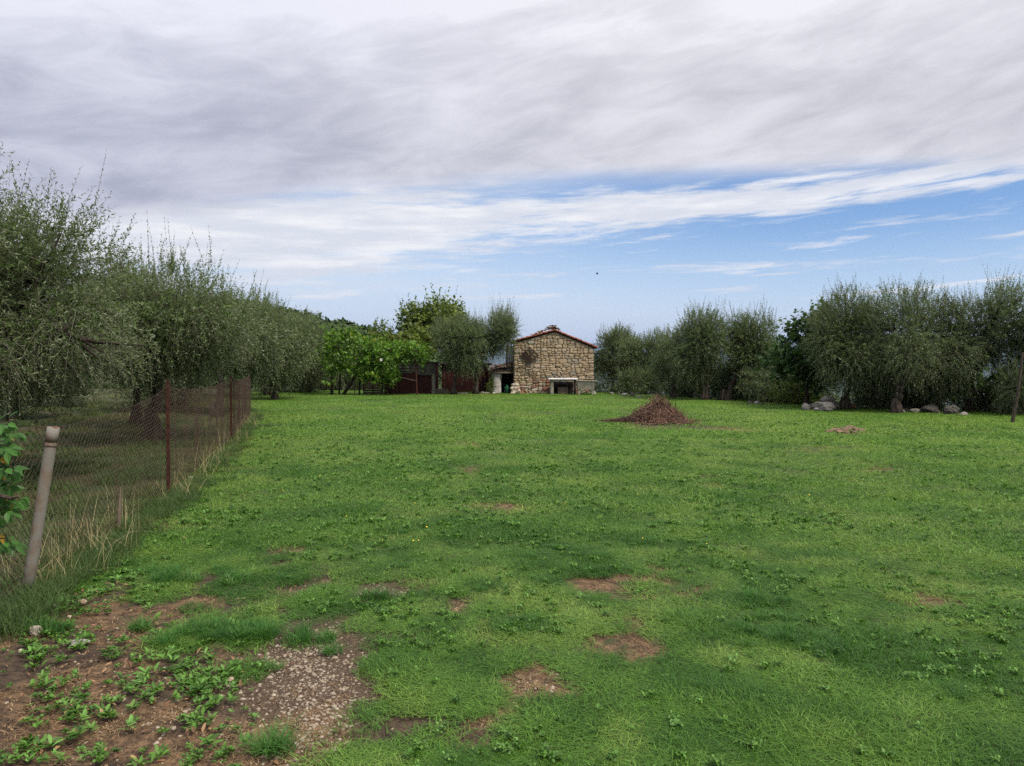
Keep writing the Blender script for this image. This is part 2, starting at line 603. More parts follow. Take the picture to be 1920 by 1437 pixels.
# ground material
m_ground, nb, p, _ = mat('ground')
ms = attr(nb, 'mask')
sp = nb.n('ShaderNodeSeparateColor')
nb.t.links.new(ms.outputs['Color'], sp.inputs[0])
P3 = pos(nb)
nf1 = nb.noise(P3, 90, 4, 0.7)
nf2 = nb.noise(P3, 14, 6, 0.65)
nf3 = nb.noise(P3, 1.1, 4, 0.6)
soil = nb.mix(nb.ss(nf2, 0.35, 0.65), (0.030, 0.020, 0.014), (0.085, 0.056, 0.036))
soil = nb.mix(nb.ss(nf1, 0.52, 0.75, 0, 0.6), soil, (0.22, 0.165, 0.10))
gravc = nb.mix(nb.ss(nf1, 0.42, 0.70), (0.048, 0.030, 0.019), (0.16, 0.115, 0.075))
thc = nb.mix(nb.ss(nb.m('ADD', nb.m('MULTIPLY', nf1, .5), nb.m('MULTIPLY', nf2, .5)), 0.42, 0.60), (0.050, 0.030, 0.018), (0.22, 0.135, 0.070))
soil = nb.mix(sp.outputs[1], soil, gravc)
soil = nb.mix(nb.m('MULTIPLY', sp.outputs[2], 0.85), soil, thc)
under = nb.mix(nf2, (0.024, 0.040, 0.012), (0.075, 0.095, 0.030))
c_ = nb.mix(sp.outputs[0], under, soil)
wildc = nb.mix(nb.ss(nf3, 0.40, 0.70), (0.036, 0.056, 0.018), (0.085, 0.060, 0.032))
wa = attr(nb, 'wild')
c_ = nb.mix(wa.outputs['Fac'], c_, wildc)
far = attr(nb, 'far')
forest = nb.mix(nb.noise(P3, 0.004, 8, 0.7), (0.018, 0.034, 0.014), (0.065, 0.080, 0.034))
c_ = nb.mix(far.outputs['Fac'], c_, forest)
nb.put(p.inputs['Base Color'], c_)
p.inputs['Roughness'].default_value = 0.95
bump(nb, p, nb.m('ADD', nb.m('MULTIPLY', nf1, 0.4), nf2), 0.7, 0.03)

rr = np.hypot(xf, yf)
me = npmesh('ground', np.stack([xf, yf, zf], 1), [QF], [m_ground], smooth=True,
            attrs={'mask': np.stack([ba, gr, th, np.ones_like(ba)], 1), 'wild': wi, 'far': sst(rr, 60, 140)})
tag(link('ground', me), kind='structure')

# ------------------------------------------------------------------ plant materials
def leafmat(name, top, under, var=0.35, trans=0.25, rough=0.5, inst=False, yellow=None, spec=0.3):
    m_, nb, p, out = mat(name)
    a = attr(nb, 'tint', 'INSTANCER' if inst else 'GEOMETRY').outputs['Fac']
    geo = nb.n('ShaderNodeNewGeometry')
    dk = tuple(c * (1 - var) for c in top)
    lt = tuple(min(1, c * (1 + var)) for c in top)
    col = nb.mix(a, dk, lt)
    if yellow:
        col = nb.mix(nb.ss(a, 0.90, 0.97), col, yellow)
    if under:
        col = nb.mix(geo.outputs['Backfacing'], col, under)
    nb.put(p.inputs['Base Color'], col)
    p.inputs['Roughness'].default_value = rough
    p.inputs['Specular IOR Level'].default_value = spec
    if trans:
        tr = nb.n('ShaderNodeBsdfTranslucent')
        bri = nb.mix(1.0, col, (1.3, 1.5, 0.6, 1), 'MULTIPLY')
        nb.put(tr.inputs[0], bri)
        mx = nb.n('ShaderNodeMixShader')
        mx.inputs[0].default_value = trans
        nb.t.links.new(p.outputs[0], mx.inputs[1])
        nb.t.links.new(tr.outputs[0], mx.inputs[2])
        nb.t.links.new(mx.outputs[0], out.inputs[0])
    return m_


m_olive = leafmat('olive_leaf', (0.072, 0.112, 0.030), (0.170, 0.205, 0.105), 0.55, 0.2, 0.45)
m_fig = leafmat('broad_leaf_dark', (0.040, 0.085, 0.020), (0.07, 0.12, 0.045), 0.4, 0.25)
m_mul = leafmat('broad_leaf_mid', (0.135, 0.180, 0.026), (0.11, 0.155, 0.05), 0.4, 0.3)
m_vine = leafmat('vine_leaf', (0.100, 0.200, 0.020), (0.14, 0.24, 0.05), 0.5, 0.35, yellow=(0.34, 0.30, 0.03))
m_creep = leafmat('creeper_leaf', (0.050, 0.135, 0.022), (0.09, 0.16, 0.05), 0.45, 0.3, yellow=(0.40, 0.24, 0.03))
m_forest = leafmat('forest_leaf', (0.045, 0.075, 0.022), None, 0.5, 0.0, 0.8)
m_cyp = leafmat('cypress_leaf', (0.016, 0.030, 0.014), None, 0.4, 0.0, 0.8)


def grassmat(name, c0, c1, c2, trans=0.3):
    m_, nb, p, out = mat(name)
    a = attr(nb, 'tint', 'INSTANCER').outputs['Fac']
    bl = attr(nb, 'blade').outputs['Fac']
    g = nb.mix(nb.ss(a, 0, 0.5), c0, c1)
    g = nb.mix(nb.ss(a, 0.5, 1.0), g, c2)
    k = nb.lin(bl, 0, 1, 0.55, 1.5)
    v = nb.n('ShaderNodeVectorMath', operation='SCALE')
    nb.put(v.inputs[0], g); nb.put(v.inputs[3], k)
    nb.put(p.inputs['Base Color'], v.outputs[0])
    p.inputs['Roughness'].default_value = 0.55
    p.inputs['Specular IOR Level'].default_value = 0.35
    tr = nb.n('ShaderNodeBsdfTranslucent')
    nb.put(tr.inputs[0], nb.mix(1.0, v.outputs[0], (1.2, 1.4, 0.6, 1), 'MULTIPLY'))
    mx = nb.n('ShaderNodeMixShader')
    mx.inputs[0].default_value = trans
    nb.t.links.new(p.outputs[0], mx.inputs[1])
    nb.t.links.new(tr.outputs[0], mx.inputs[2])
    nb.t.links.new(mx.outputs[0], out.inputs[0])
    return m_


m_grass = grassmat('grass', (0.046, 0.125, 0.013), (0.098, 0.204, 0.026), (0.180, 0.272, 0.052), 0.35)
m_tuft = grassmat('grass_tuft', (0.030, 0.105, 0.014), (0.052, 0.150, 0.020), (0.08, 0.18, 0.03))
m_wildgrass = grassmat('wild_grass', (0.040, 0.082, 0.018), (0.070, 0.115, 0.030), (0.15, 0.145, 0.055))
m_straw = grassmat('straw', (0.20, 0.15, 0.07), (0.32, 0.26, 0.13), (0.42, 0.36, 0.20), 0.2)
m_weed = grassmat('weed_leaf', (0.045, 0.115, 0.016), (0.085, 0.185, 0.024), (0.12, 0.24, 0.05))

# ------------------------------------------------------------------ scattering (stuff only)
def blades(n, R, h0, h1, w, lean, seg=3, seed=0, curl=0.6):
    r = np.random.default_rng(seed)
    a = r.uniform(0, 2 * math.pi, n); q = R * np.sqrt(r.uniform(0, 1, n))
    o = np.stack([q * np.cos(a), q * np.sin(a), np.full(n, -0.008)], 1)
    d = r.uniform(0, 2 * math.pi, n)
    h = r.uniform(h0, h1, n)
    ln = np.abs(r.normal(lean, 0.3, n))
    dirh = np.stack([np.cos(d), np.sin(d), np.zeros(n)], 1)
    side = np.stack([-np.sin(d), np.cos(d), np.zeros(n)], 1)
    tw = r.normal(0, 0.5, n)
    side = unit(side + dirh * tw[:, None])
    V = []
    for k in range(seg + 1):
        t = k / seg
        c = o + dirh * (h * ln * (t + curl * t * t) * 0.8)[:, None]
        c = c + np.array([0, 0, 1.0]) * (h * (t - curl * 0.45 * t * t * np.clip(ln, 0, 1.4)))[:, None]
        ww = (w * (1 - t) ** 0.7 * r.uniform(0.8, 1.2, n))[:, None] if k < seg else None
        if k < seg:
            V += [c - side * ww / 2, c + side * ww / 2]
        else:
            V += [c]
    m_ = len(V)
    V = np.stack(V, 1).reshape(-1, 3)
    base = np.arange(n)[:, None] * m_
    Q = [base + np.array([2 * k, 2 * k + 1, 2 * k + 3, 2 * k + 2]) for k in range(seg - 1)]
    T = base + np.array([2 * seg - 2, 2 * seg - 1, 2 * seg])
    return V, np.concatenate(Q), T, np.repeat(r.uniform(0, 1, n), m_)


def blade_mesh(name, mt, *a, **k):
    V, Q, T, tn = blades(*a, **k)
    return npmesh(name, V, [Q, T], [mt], attrs={'blade': tn})


def scatter(name, srcs, P_, rz, sc_, tint, tilt=None, mats=()):
    """one object whose points carry instances of the small source meshes"""
    n = len(P_)
    me = bpy.data.meshes.new(name)
    me.vertices.add(n)
    me.vertices.foreach_set('co', np.ascontiguousarray(P_, dtype=np.float32).ravel())
    rot = np.zeros((n, 3), np.float32); rot[:, 2] = rz
    if tilt is not None: rot[:, :2] = tilt
    a = me.attributes.new('rot', 'FLOAT_VECTOR', 'POINT'); a.data.foreach_set('vector', rot.ravel())
    s3 = np.asarray(sc_, np.float32)
    if s3.ndim == 1: s3 = np.stack([s3] * 3, 1)
    a = me.attributes.new('scl', 'FLOAT_VECTOR', 'POINT'); a.data.foreach_set('vector', np.ascontiguousarray(s3).ravel())
    a = me.attributes.new('tint', 'FLOAT', 'POINT'); a.data.foreach_set('value', np.asarray(tint, np.float32))
    a = me.attributes.new('pick', 'INT', 'POINT'); a.data.foreach_set('value', rng.integers(0, len(srcs), n).astype(np.int32))
    me.update()
    o = link(name, me)
    for m_ in mats: me.materials.append(m_)
    ng = bpy.data.node_groups.new(name + '_scatter', 'GeometryNodeTree')
    ng.interface.new_socket('Geometry', in_out='INPUT', socket_type='NodeSocketGeometry')
    ng.interface.new_socket('Geometry', in_out='OUTPUT', socket_type='NodeSocketGeometry')
    N = ng.nodes
    gi, go = N.new('NodeGroupInput'), N.new('NodeGroupOutput')
    iop = N.new('GeometryNodeInstanceOnPoints')
    jn = N.new('GeometryNodeJoinGeometry')
    for s_ in srcs[::-1]:
        so_ = bpy.data.objects.new(s_.name, s_)
        oi = N.new('GeometryNodeObjectInfo')
        oi.inputs['Object'].default_value = so_
        oi.inputs['As Instance'].default_value = False
        g2 = N.new('GeometryNodeGeometryToInstance')
        ng.links.new(oi.outputs['Geometry'], g2.inputs[0])
        ng.links.new(g2.outputs[0], jn.inputs[0])

    def na(nm, ty):
        q = N.new('GeometryNodeInputNamedAttribute')
        q.data_type = ty
        q.inputs['Name'].default_value = nm
        return [x for x in q.outputs if x.enabled and x.name == 'Attribute'][0]
    e2r = N.new('FunctionNodeEulerToRotation')
    ng.links.new(na('rot', 'FLOAT_VECTOR'), e2r.inputs[0])
    ng.links.new(gi.outputs[0], iop.inputs['Points'])
    ng.links.new(jn.outputs[0], iop.inputs['Instance'])
    iop.inputs['Pick Instance'].default_value = True
    ng.links.new(na('pick', 'INT'), iop.inputs['Instance Index'])
    ng.links.new(e2r.outputs[0], iop.inputs['Rotation'])
    ng.links.new(na('scl', 'FLOAT_VECTOR'), iop.inputs['Scale'])
    ng.links.new(iop.outputs[0], go.inputs[0])
    md = o.modifiers.new('scatter', 'NODES')
    md.node_group = ng
    tag(o, kind='stuff')
    return o


def polar_points(n, r0, r1, amax=0.86, k=1.0):
    """points around the camera with density ~ r^-k"""
    u = rng.uniform(0, 1, n)
    e = 2 - k
    r = (r0 ** e + u * (r1 ** e - r0 ** e)) ** (1 / e)
    a = rng.uniform(-amax, amax, n)
    return r * np.sin(a), r * np.cos(a)


def lush(x, y):
    """darker, taller lawn clumps"""
    return sst(fbm(x * 0.55, y * 0.42, 101, 4), 0.47, 0.66)


LUSH_PTS = [(720, 880, 90, 16), (840, 880, 60, 22), (560, 890, 60, 14), (900, 925, 80, 14), (640, 955, 90, 14), (900, 990, 110, 25), (1340, 930, 60, 14), (1230, 938, 30, 10), (1345, 960, 30, 8), (1340, 990, 60, 10), (1240, 1015, 50, 8),
            (1330, 900, 30, 6), (1060, 1060, 110, 40), (1000, 1160, 90, 25), (1330, 1180, 120, 40), (1550, 900, 40, 6), (1700, 1230, 120, 60), (1500, 1200, 90, 30), (740, 910, 90, 14), (700, 1000, 80, 16), (1140, 1120, 70, 20)]
LW = []
for (px, py, rx, ry) in LUSH_PTS:
    x0, y0 = G(px, py)
    LW.append((x0, y0, rx / F * y0, .5 * (G(px, py - ry)[1] - G(px, py + ry)[1])))


def lush2(x, y):
    m = np.zeros(x.shape)
    for (cx, cy, rx, ry) in LW:
        q = ((x - cx) / rx) ** 2 + ((y - cy) / ry) ** 2
        m = np.maximum(m, np.clip(1.6 - q, 0, 1))
    return sst(0.62 * m + 1.5 * (fbm(x * 3.3, y * 2.6, 111, 4) - 0.5), 0.42, 0.66)


def tint_of(x, y):
    g = 0.29 + 0.42 * fbm(x * 0.8, y * 0.65, 121, 4) + 0.22 * sst(y, 5, 13)
    g = g + 1.8 * (fbm(x * 4.5, y * 3.6, 131, 3) - 0.5) + 0.25 * (fbm(x * 1.7, y * 1.5, 133, 2) - 0.5)
    g = g - 0.42 * np.maximum(lush2(x, y), 0.3 * lush(x, y))
    return 0.5 + (g - 0.5) * 1.15


def cull(x, y, keep):
    return x[keep], y[keep]


def lawn(name, srcs, n, r0, r1, k, s0, s1, hvar=0.5, tall=0.5, taper=None):
    x, y = polar_points(n, r0, r1, k=k)
    ba_, g_, t_, w_ = masks(x, y)
    keep = (rng.uniform(0, 1, n) > ba_ * 1.02) & (rng.uniform(0, 1, n) > w_) & (outside(x, y) <= 0)
    x, y = cull(x, y, keep)
    # nothing grows inside the buildings
    keep = ~((np.abs(x - 2.25) < 2.25) & (y > 37.9))
    x, y = cull(x, y, keep)
    m = len(x)
    lu = np.maximum(lush2(x, y), 0.35 * lush(x, y))
    s_ = rng.uniform(s0, s1, m)
    hs = s_ * (1 - hvar / 2 + hvar * rng.uniform(0, 1, m)) * (0.75 + tall * lu) * (0.35 + 1.15 * vn(x * 4.6, y * 3.8, 118) * (0.6 + 0.8 * vn(x * 13, y * 11, 119)))
    return scatter(name, srcs, np.stack([x, y, height(x, y)], 1), rng.uniform(0, 6.28, m), np.stack([s_, s_, hs], 1), np.clip(tint_of(x, y) + rng.normal(0, 0.08, m), 0, 1))


g_near = [blade_mesh('lawn_blades', m_grass, 74, 0.10, 0.014, 0.046, 0.0046, 1.15, 3, s_, 0.9) for s_ in range(6)]
g_mid = [blade_mesh('lawn_blades_mid', m_grass, 150, 0.28, 0.018, 0.052, 0.0082, 1.0, 2, 20 + s_, 0.8) for s_ in range(5)]
g_far = [blade_mesh('lawn_blades_far', m_grass, 190, 0.60, 0.022, 0.062, 0.016, 0.9, 2, 40 + s_, 0.7) for s_ in range(5)]
lawn('grass', g_near, 15000, 1.9, 7.5, 0.9, 0.8, 1.35)
lawn('grass', g_mid, 11000, 6.8, 18, 0.9, 0.8, 1.3)
lawn('grass', g_far, 14000, 16, 47, 0.7, 0.8, 1.3, tall=0.4)

# taller dark tufts in the lawn
tuft = [blade_mesh('tuft_blades', m_tuft, 110, 0.07, 0.06, 0.13, 0.0042, 0.75, 3, 60 + s_, 0.9) for s_ in range(4)]
x, y = polar_points(5200, 2.6, 24, k=1.1)
keep = (rng.uniform(0, 1, len(x)) < 0.03 + 0.75 * lush2(x, y) + 0.05 * lush(x, y)) & (masks(x, y)[3] < .3) & (masks(x, y)[0] < .5) & (outside(x, y) <= 0)
x, y = cull(x, y, keep)
ex = []
for (px, py, n_, s_) in [(455, 1190, 16, .12), (330, 1085, 5, .1), (350, 1195, 10, .13), (560, 1200, 2, .03), (715, 1118, 3, .05), (430, 1090, 5, .1), (265, 1175, 4, .05), (100, 1180, 6, .06), (510, 1410, 3, .03), (630, 1225, 2, .02), (610, 1200, 2, .02), (1440, 1130, 8, .2), (1480, 1190, 8, .15), (345, 1080, 8, .2), (560, 1190, 2, .03), (515, 1255, 1, .02)]:
    cx, cy = G(px, py)
    ex.append(np.stack([rng.normal(cx, s_, n_), rng.normal(cy, s_ * .8, n_)], 1))
ex = np.concatenate(ex)
x = np.concatenate([x, ex[:, 0]]); y = np.concatenate([y, ex[:, 1]])
m = len(x)
s_ = rng.uniform(0.45, 1.05, m); s_[:-len(ex)] *= 0.62
scatter('grass_tufts', tuft, np.stack([x, y, height(x, y)], 1), rng.uniform(0, 6.28, m), s_, np.clip(rng.normal(0.45, 0.22, m), 0, 1))

# rough grass beyond the fence and along the rims
wg = [blade_mesh('wild_blades', m_wildgrass, 120, 0.22, 0.08, 0.24, 0.006, 0.7, 3, 80 + s_, 0.8) for s_ in range(4)]
x, y = polar_points(9000, 2.2, 46, k=0.9, amax=1.0)
mk = masks(x, y)
keep = (mk[3] > 0.4) & (outside(x, y) < 7) & (rng.uniform(0, 1, len(x)) < np.where(y > 17, 0.55, 1.0) * (0.35 + fbm(x * .7, y * .7, 141, 3))) & ~((x > -4.3) & (x < 5.2) & (y > 36))
x, y = cull(x, y, keep)
m = len(x)
scatter('wild_grass', wg, np.stack([x, y, height(x, y)], 1), rng.uniform(0, 6.28, m), rng.uniform(.5, 1.15, m) * np.where(y > 20, 1.2, 1), np.clip(0.15 + 0.7 * fbm(x * .9, y * .9, 151, 3) + rng.normal(0, .12, m) + 0.3 * sst(y, 14, 24), 0, 1))
# dry seed stalks along the fence
st = [blade_mesh('straw_stalks', m_straw, 9, 0.10, 0.22, 0.55, 0.0045, 0.32, 3, 90 + s_, 0.9) for s_ in range(4)]
yy = np.concatenate([rng.uniform(4.6, 21, 70), rng.normal(6.0, .7, 26), rng.normal(11.5, 1.2, 22)])
xx = fence_x(yy) + rng.normal(0.02, 0.16, len(yy))
scatter('dry_stalks', st, np.stack([xx, yy, height(xx, yy)], 1), rng.uniform(0, 6.28, len(xx)), rng.uniform(.5, 1.15, len(xx)), rng.uniform(0, 1, len(xx)))
# verge of longer green grass along the foot of the fence
yy = np.concatenate([rng.uniform(4.2, 22, 300), rng.uniform(4.2, 9, 130)])
xx = fence_x(yy) + rng.normal(0.12, 0.13, len(yy))
scatter('fence_verge_grass', wg, np.stack([xx, yy, height(xx, yy)], 1), rng.uniform(0, 6.28, len(xx)), rng.uniform(.35, .8, len(xx)), np.clip(rng.normal(.35, .25, len(xx)), 0, 1))


# broad-leaved weeds
def weed_mesh(name, n, L0, L1, up, seed, wr=0.36, tri=False):
    r = np.random.default_rng(seed)
    V, Q, tn = [], [], []
    c = 0
    for i in range(n):
        a = r.uniform(0, 6.28); L = r.uniform(L0, L1); ln = r.uniform(up * .5, up * 1.5)
        d = np.array([math.cos(a), math.sin(a), 0]); s_ = np.array([-math.sin(a), math.cos(a), 0])
        o = np.array([r.normal(0, .022), r.normal(0, .022), r.uniform(0, 0.02)])
        w = L * wr
        for t, ww in ((0, .12), (.35, 1.0), (.72, .75), (1, 0.05)):
            cc = o + d * L * t + np.array([0, 0, 1]) * (ln * L * (t - .55 * t * t))
            V += [cc - s_ * w / 2 * ww + [0, 0, .08 * w], cc, cc + s_ * w / 2 * ww + [0, 0, .08 * w]]
        for k in range(3):
            Q += [[c + 3 * k, c + 3 * k + 1, c + 3 * k + 4, c + 3 * k + 3], [c + 3 * k + 1, c + 3 * k + 2, c + 3 * k + 5, c + 3 * k + 4]]
        c += 12
        tn += [r.uniform(0, 1)] * 12
    return npmesh(name, np.array(V), [np.array(Q)], [m_weed], attrs={'blade': tn}, smooth=True)


weeds = [weed_mesh('weed_rosette', 16, 0.035, 0.085, 0.9, s_, 0.34) for s_ in range(4)] + [weed_mesh('clover_patch', 30, 0.016, 0.032, 1.2, 10 + s_, 0.8) for s_ in range(3)]
WS = [(340, 1270, 75, 38, 120), (430, 1350, 60, 40, 20), (360, 1340, 60, 50, 50), (120, 1300, 50, 40, 40), (100, 1360, 60, 30, 40), (390, 1425, 45, 22, 40), (240, 1230, 60, 20, 22), (60, 1160, 60, 50, 150), (100, 1120, 70, 25, 110),
      (150, 1200, 60, 18, 50), (215, 1070, 50, 25, 70), (60, 1240, 60, 40, 40), (30, 1130, 40, 70, 120), (300, 1180, 60, 30, 26), (210, 1320, 90, 50, 50), (40, 1420, 60, 20, 40), (225, 1420, 70, 16, 25), (380, 1280, 40, 20, 30), (180, 1130, 60, 30, 60)]
wp = []
for (px, py, rx, ry, n_) in WS:
    n_ = int(n_ * .62)
    q = rng.normal(0, .6, (n_, 2))
    for a_, b_ in q:
        wp.append(G(px + a_ * rx, min(py + b_ * ry, 1500)))
wp = np.array(wp)
x2, y2 = polar_points(2600, 2.4, 20, k=0.6)
k2 = (rng.uniform(0, 1, 2600) < .25 + .75 * sst(fbm(x2, y2, 171, 3), .5, .62)) & (masks(x2, y2)[3] < .5) & (masks(x2, y2)[0] < .6)
wp = np.concatenate([wp, np.stack([x2[k2], y2[k2]], 1)])
m = len(wp)
s_ = rng.uniform(.22, .68, m) ** 1.1; s_[-int(k2.sum()):] *= .5
scatter('weeds', weeds, np.stack([wp[:, 0], wp[:, 1], height(wp[:, 0], wp[:, 1])], 1), rng.uniform(0, 6.28, m), s_, np.clip(rng.normal(.5, .25, m), 0, 1), rng.normal(0, .12, (m, 2)))

# clover and small creeping plants woven into the lawn
clv = [weed_mesh('clover', 26, 0.012, 0.026, 1.3, 40 + s_, 0.85) for s_ in range(3)]
x4, y4 = polar_points(16000, 2.4, 22, k=0.9)
k4 = (rng.uniform(0, 1, len(x4)) < .15 + .85 * sst(fbm(x4 * 1.3, y4 * 1.1, 181, 4), .52, .60)) & (masks(x4, y4)[3] < .4) & (masks(x4, y4)[0] < .7) & (outside(x4, y4) <= 0)
x4, y4 = x4[k4], y4[k4]; m = len(x4)
scatter('clover', clv, np.stack([x4, y4, height(x4, y4) + .008], 1), rng.uniform(0, 6.28, m), rng.uniform(.45, .85, m) * np.where(y4 > 7, 1.25, 1), np.clip(rng.normal(.5, .3, m), 0, 1), rng.normal(0, .15, (m, 2)))

# pebbles
def pebble(seed, sub=1):
    import bmesh
    bm = bmesh.new()
    bmesh.ops.create_icosphere(bm, subdivisions=sub, radius=1)
    r = np.random.default_rng(seed)
    sx = np.array([1, r.uniform(.6, .9), r.uniform(.4, .65)])
    V = np.array([v.co[:] for v in bm.verts])
    Fc = np.array([[v.index for v in f.verts] for f in bm.faces])
    bm.free()
    V = V * (1 + r.normal(0, .10, (len(V), 1))) * sx
    return V, Fc


def stonemat(name, c0, c1, c2, inst=False, sc_=3.0, objrnd=False):
    m_, nb, p, _ = mat(name)
    o = objc(nb)
    n1 = nb.noise(o, sc_, 6, 0.65)
    n2 = nb.noise(o, sc_ * 5, 5, 0.7)
    a = attr(nb, 'tint', 'INSTANCER').outputs['Fac'] if inst else (rnd(nb) if objrnd else n1)
    c = nb.mix(a, c0, c1)
    c = nb.mix(nb.ss(nb.m('ADD', nb.m('MULTIPLY', n2, .6), nb.m('MULTIPLY', n1, .4)), 0.42, 0.62, 0, .75), c, c2)
    nb.put(p.inputs['Base Color'], c)
    p.inputs['Roughness'].default_value = 0.9
    bump(nb, p, nb.m('ADD', n1, nb.m('MULTIPLY', n2, .5)), .6, .02)
    return m_


m_peb = stonemat('pebble', (0.20, 0.145, 0.09), (0.54, 0.46, 0.36), (0.30, 0.23, 0.16), inst=True)
peb = [npmesh('pebble', *(lambda v, f: (v, [f]))(*pebble(s_)), [m_peb], smooth=False) for s_ in range(6)]
gx, gy = [], []
for (px, py, rx, ry, n_) in [(590, 1310, 95, 130, 1900), (560, 1225, 70, 30, 400), (700, 1110, 60, 14, 420), (640, 1170, 60, 20, 90), (1135, 1360, 32, 16, 200), (1045, 1262, 14, 8, 30), (1270, 1400, 20, 30, 60), (880, 1155, 30, 10, 25), (330, 1300, 190, 90, 420), (150, 1200, 90, 40, 60), (985, 1290, 70, 35, 70)]:
    a_ = rng.normal(0, .62, (n_, 2))
    for u_, v_ in a_:
        q = G(px + u_ * rx, min(py + v_ * ry, 1560))
        gx.append(q[0]); gy.append(q[1])
gx, gy = np.array(gx), np.array(gy)
m = len(gx)
kp = rng.uniform(0, 1, m) < .8; gx, gy = gx[kp], gy[kp]; m = len(gx)
s_ = 0.0034 + 0.018 * rng.beta(0.9, 3.8, m)
scatter('gravel', peb, np.stack([gx, gy, height(gx, gy) - .019 + s_ * .15], 1), rng.uniform(0, 6.28, m), s_, rng.beta(1.6, 1.3, m), rng.normal(0, .25, (m, 2)))

# thatch crumbs and dead leaves on the bare soil
m_crumb = grassmat('thatch', (0.075, 0.042, 0.022), (0.20, 0.125, 0.06), (0.36, 0.26, 0.14), 0.1)
cr = [blade_mesh('thatch_bits', m_crumb, 46, 0.09, 0.006, 0.014, 0.0055, 2.2, 2, 200 + s_, 0.4) for s_ in range(4)]
x, y = polar_points(15000, 2.0, 24, k=0.9)
mk = masks(x, y)
keep = (mk[0] > .35) & (mk[3] < .5) & (rng.uniform(0, 1, len(x)) < .25 + .75 * mk[2])
x, y = cull(x, y, keep)
m = len(x)
dl = [weed_mesh('fallen_leaf', 1, .03, .055, .5, 300 + s_, .45) for s_ in range(4)]
m_dead = grassmat('dead_leaf', (0.10, 0.045, 0.025), (0.20, 0.10, 0.05), (0.32, 0.20, 0.10), 0.1)
for d_ in dl: d_.materials.clear(); d_.materials.append(m_dead)
lx_, ly_ = [], []
for (px, py, rx, ry, n_) in [(220, 1300, 230, 120, 330), (420, 1180, 120, 60, 60), (330, 960, 60, 60, 60), (200, 1120, 90, 40, 70)]:
    for a_, b_ in rng.normal(0, .6, (n_, 2)):
        q = G(px + a_ * rx, min(py + b_ * ry, 1540)); lx_.append(q[0]); ly_.append(q[1])
lx_, ly_ = np.array(lx_), np.array(ly_); m_ = len(lx_)
scatter('fallen_leaves', dl, np.stack([lx_, ly_, height(lx_, ly_) - .006], 1), rng.uniform(0, 6.28, m_), rng.uniform(.35, .9, m_), rng.uniform(0, 1, m_), rng.normal(0, .35, (m_, 2)))
scatter('thatch_litter', cr, np.stack([x, y, height(x, y) - .010], 1), rng.uniform(0, 6.28, m), rng.uniform(.6, 1.2, m), np.clip(rng.normal(.45, .25, m), 0, 1))

# ------------------------------------------------------------------ leaf sprays for trees
OL_V = np.array([[0, 0, 0], [.5, -.5, .12], [1, 0, 0], [.5, .5, .12]])
OL_T = np.array([[0, 1, 2], [0, 2, 3]])
OL_V3 = np.array([[0, -.12, 0], [.55, -.5, .08], [1, .3, 0]])   # one-triangle leaf for trees farther off
OL_T3 = np.array([[0, 1, 2]])
# five-lobed broad leaf
_a = np.radians([180, 205, 150, 232, 262, 290, 322, 345, 0, 15, 38, 70, 98, 128])
BR_V = np.array([[0, 0, 0], [.12, -.42, .02], [.05, -.22, 0], [.42, -.50, -.02], [.48, -.24, .03], [1, 0, -.06], [.48, .24, .03], [.42, .50, -.02], [.05, .22, 0], [.12, .42, .02]])
BR_V = np.array([[0.25, 0, .04], [0, 0, 0], [.02, -.40, -.03], [.34, -.28, .02], [.58, -.50, -.05], [.62, -.22, .02], [1.0, 0, -.08], [.62, .22, .02], [.58, .50, -.05], [.34, .28, .02], [.02, .40, -.03]])
BR_T = np.array([[0, i, i + 1] for i in range(1, 10)] + [[0, 10, 1]])


def place_leaves(tv, tt, O, D, U, L, Wd):
    """tv template in (along, across, up); O origin, D direction, U approximate normal"""
    D = unit(D)
    S_ = unit(np.cross(U, D))
    U = np.cross(D, S_)
    V = O[:, None, :] + L[:, None, None] * (tv[None, :, 0, None] * D[:, None, :] + tv[None, :, 2, None] * U[:, None, :]) + Wd[:, None, None] * tv[None, :, 1, None] * S_[:, None, :]
    n, k = len(O), len(tv)
    T = (np.arange(n)[:, None, None] * k + tt[None]).reshape(-1, 3)
    return V.reshape(-1, 3), T


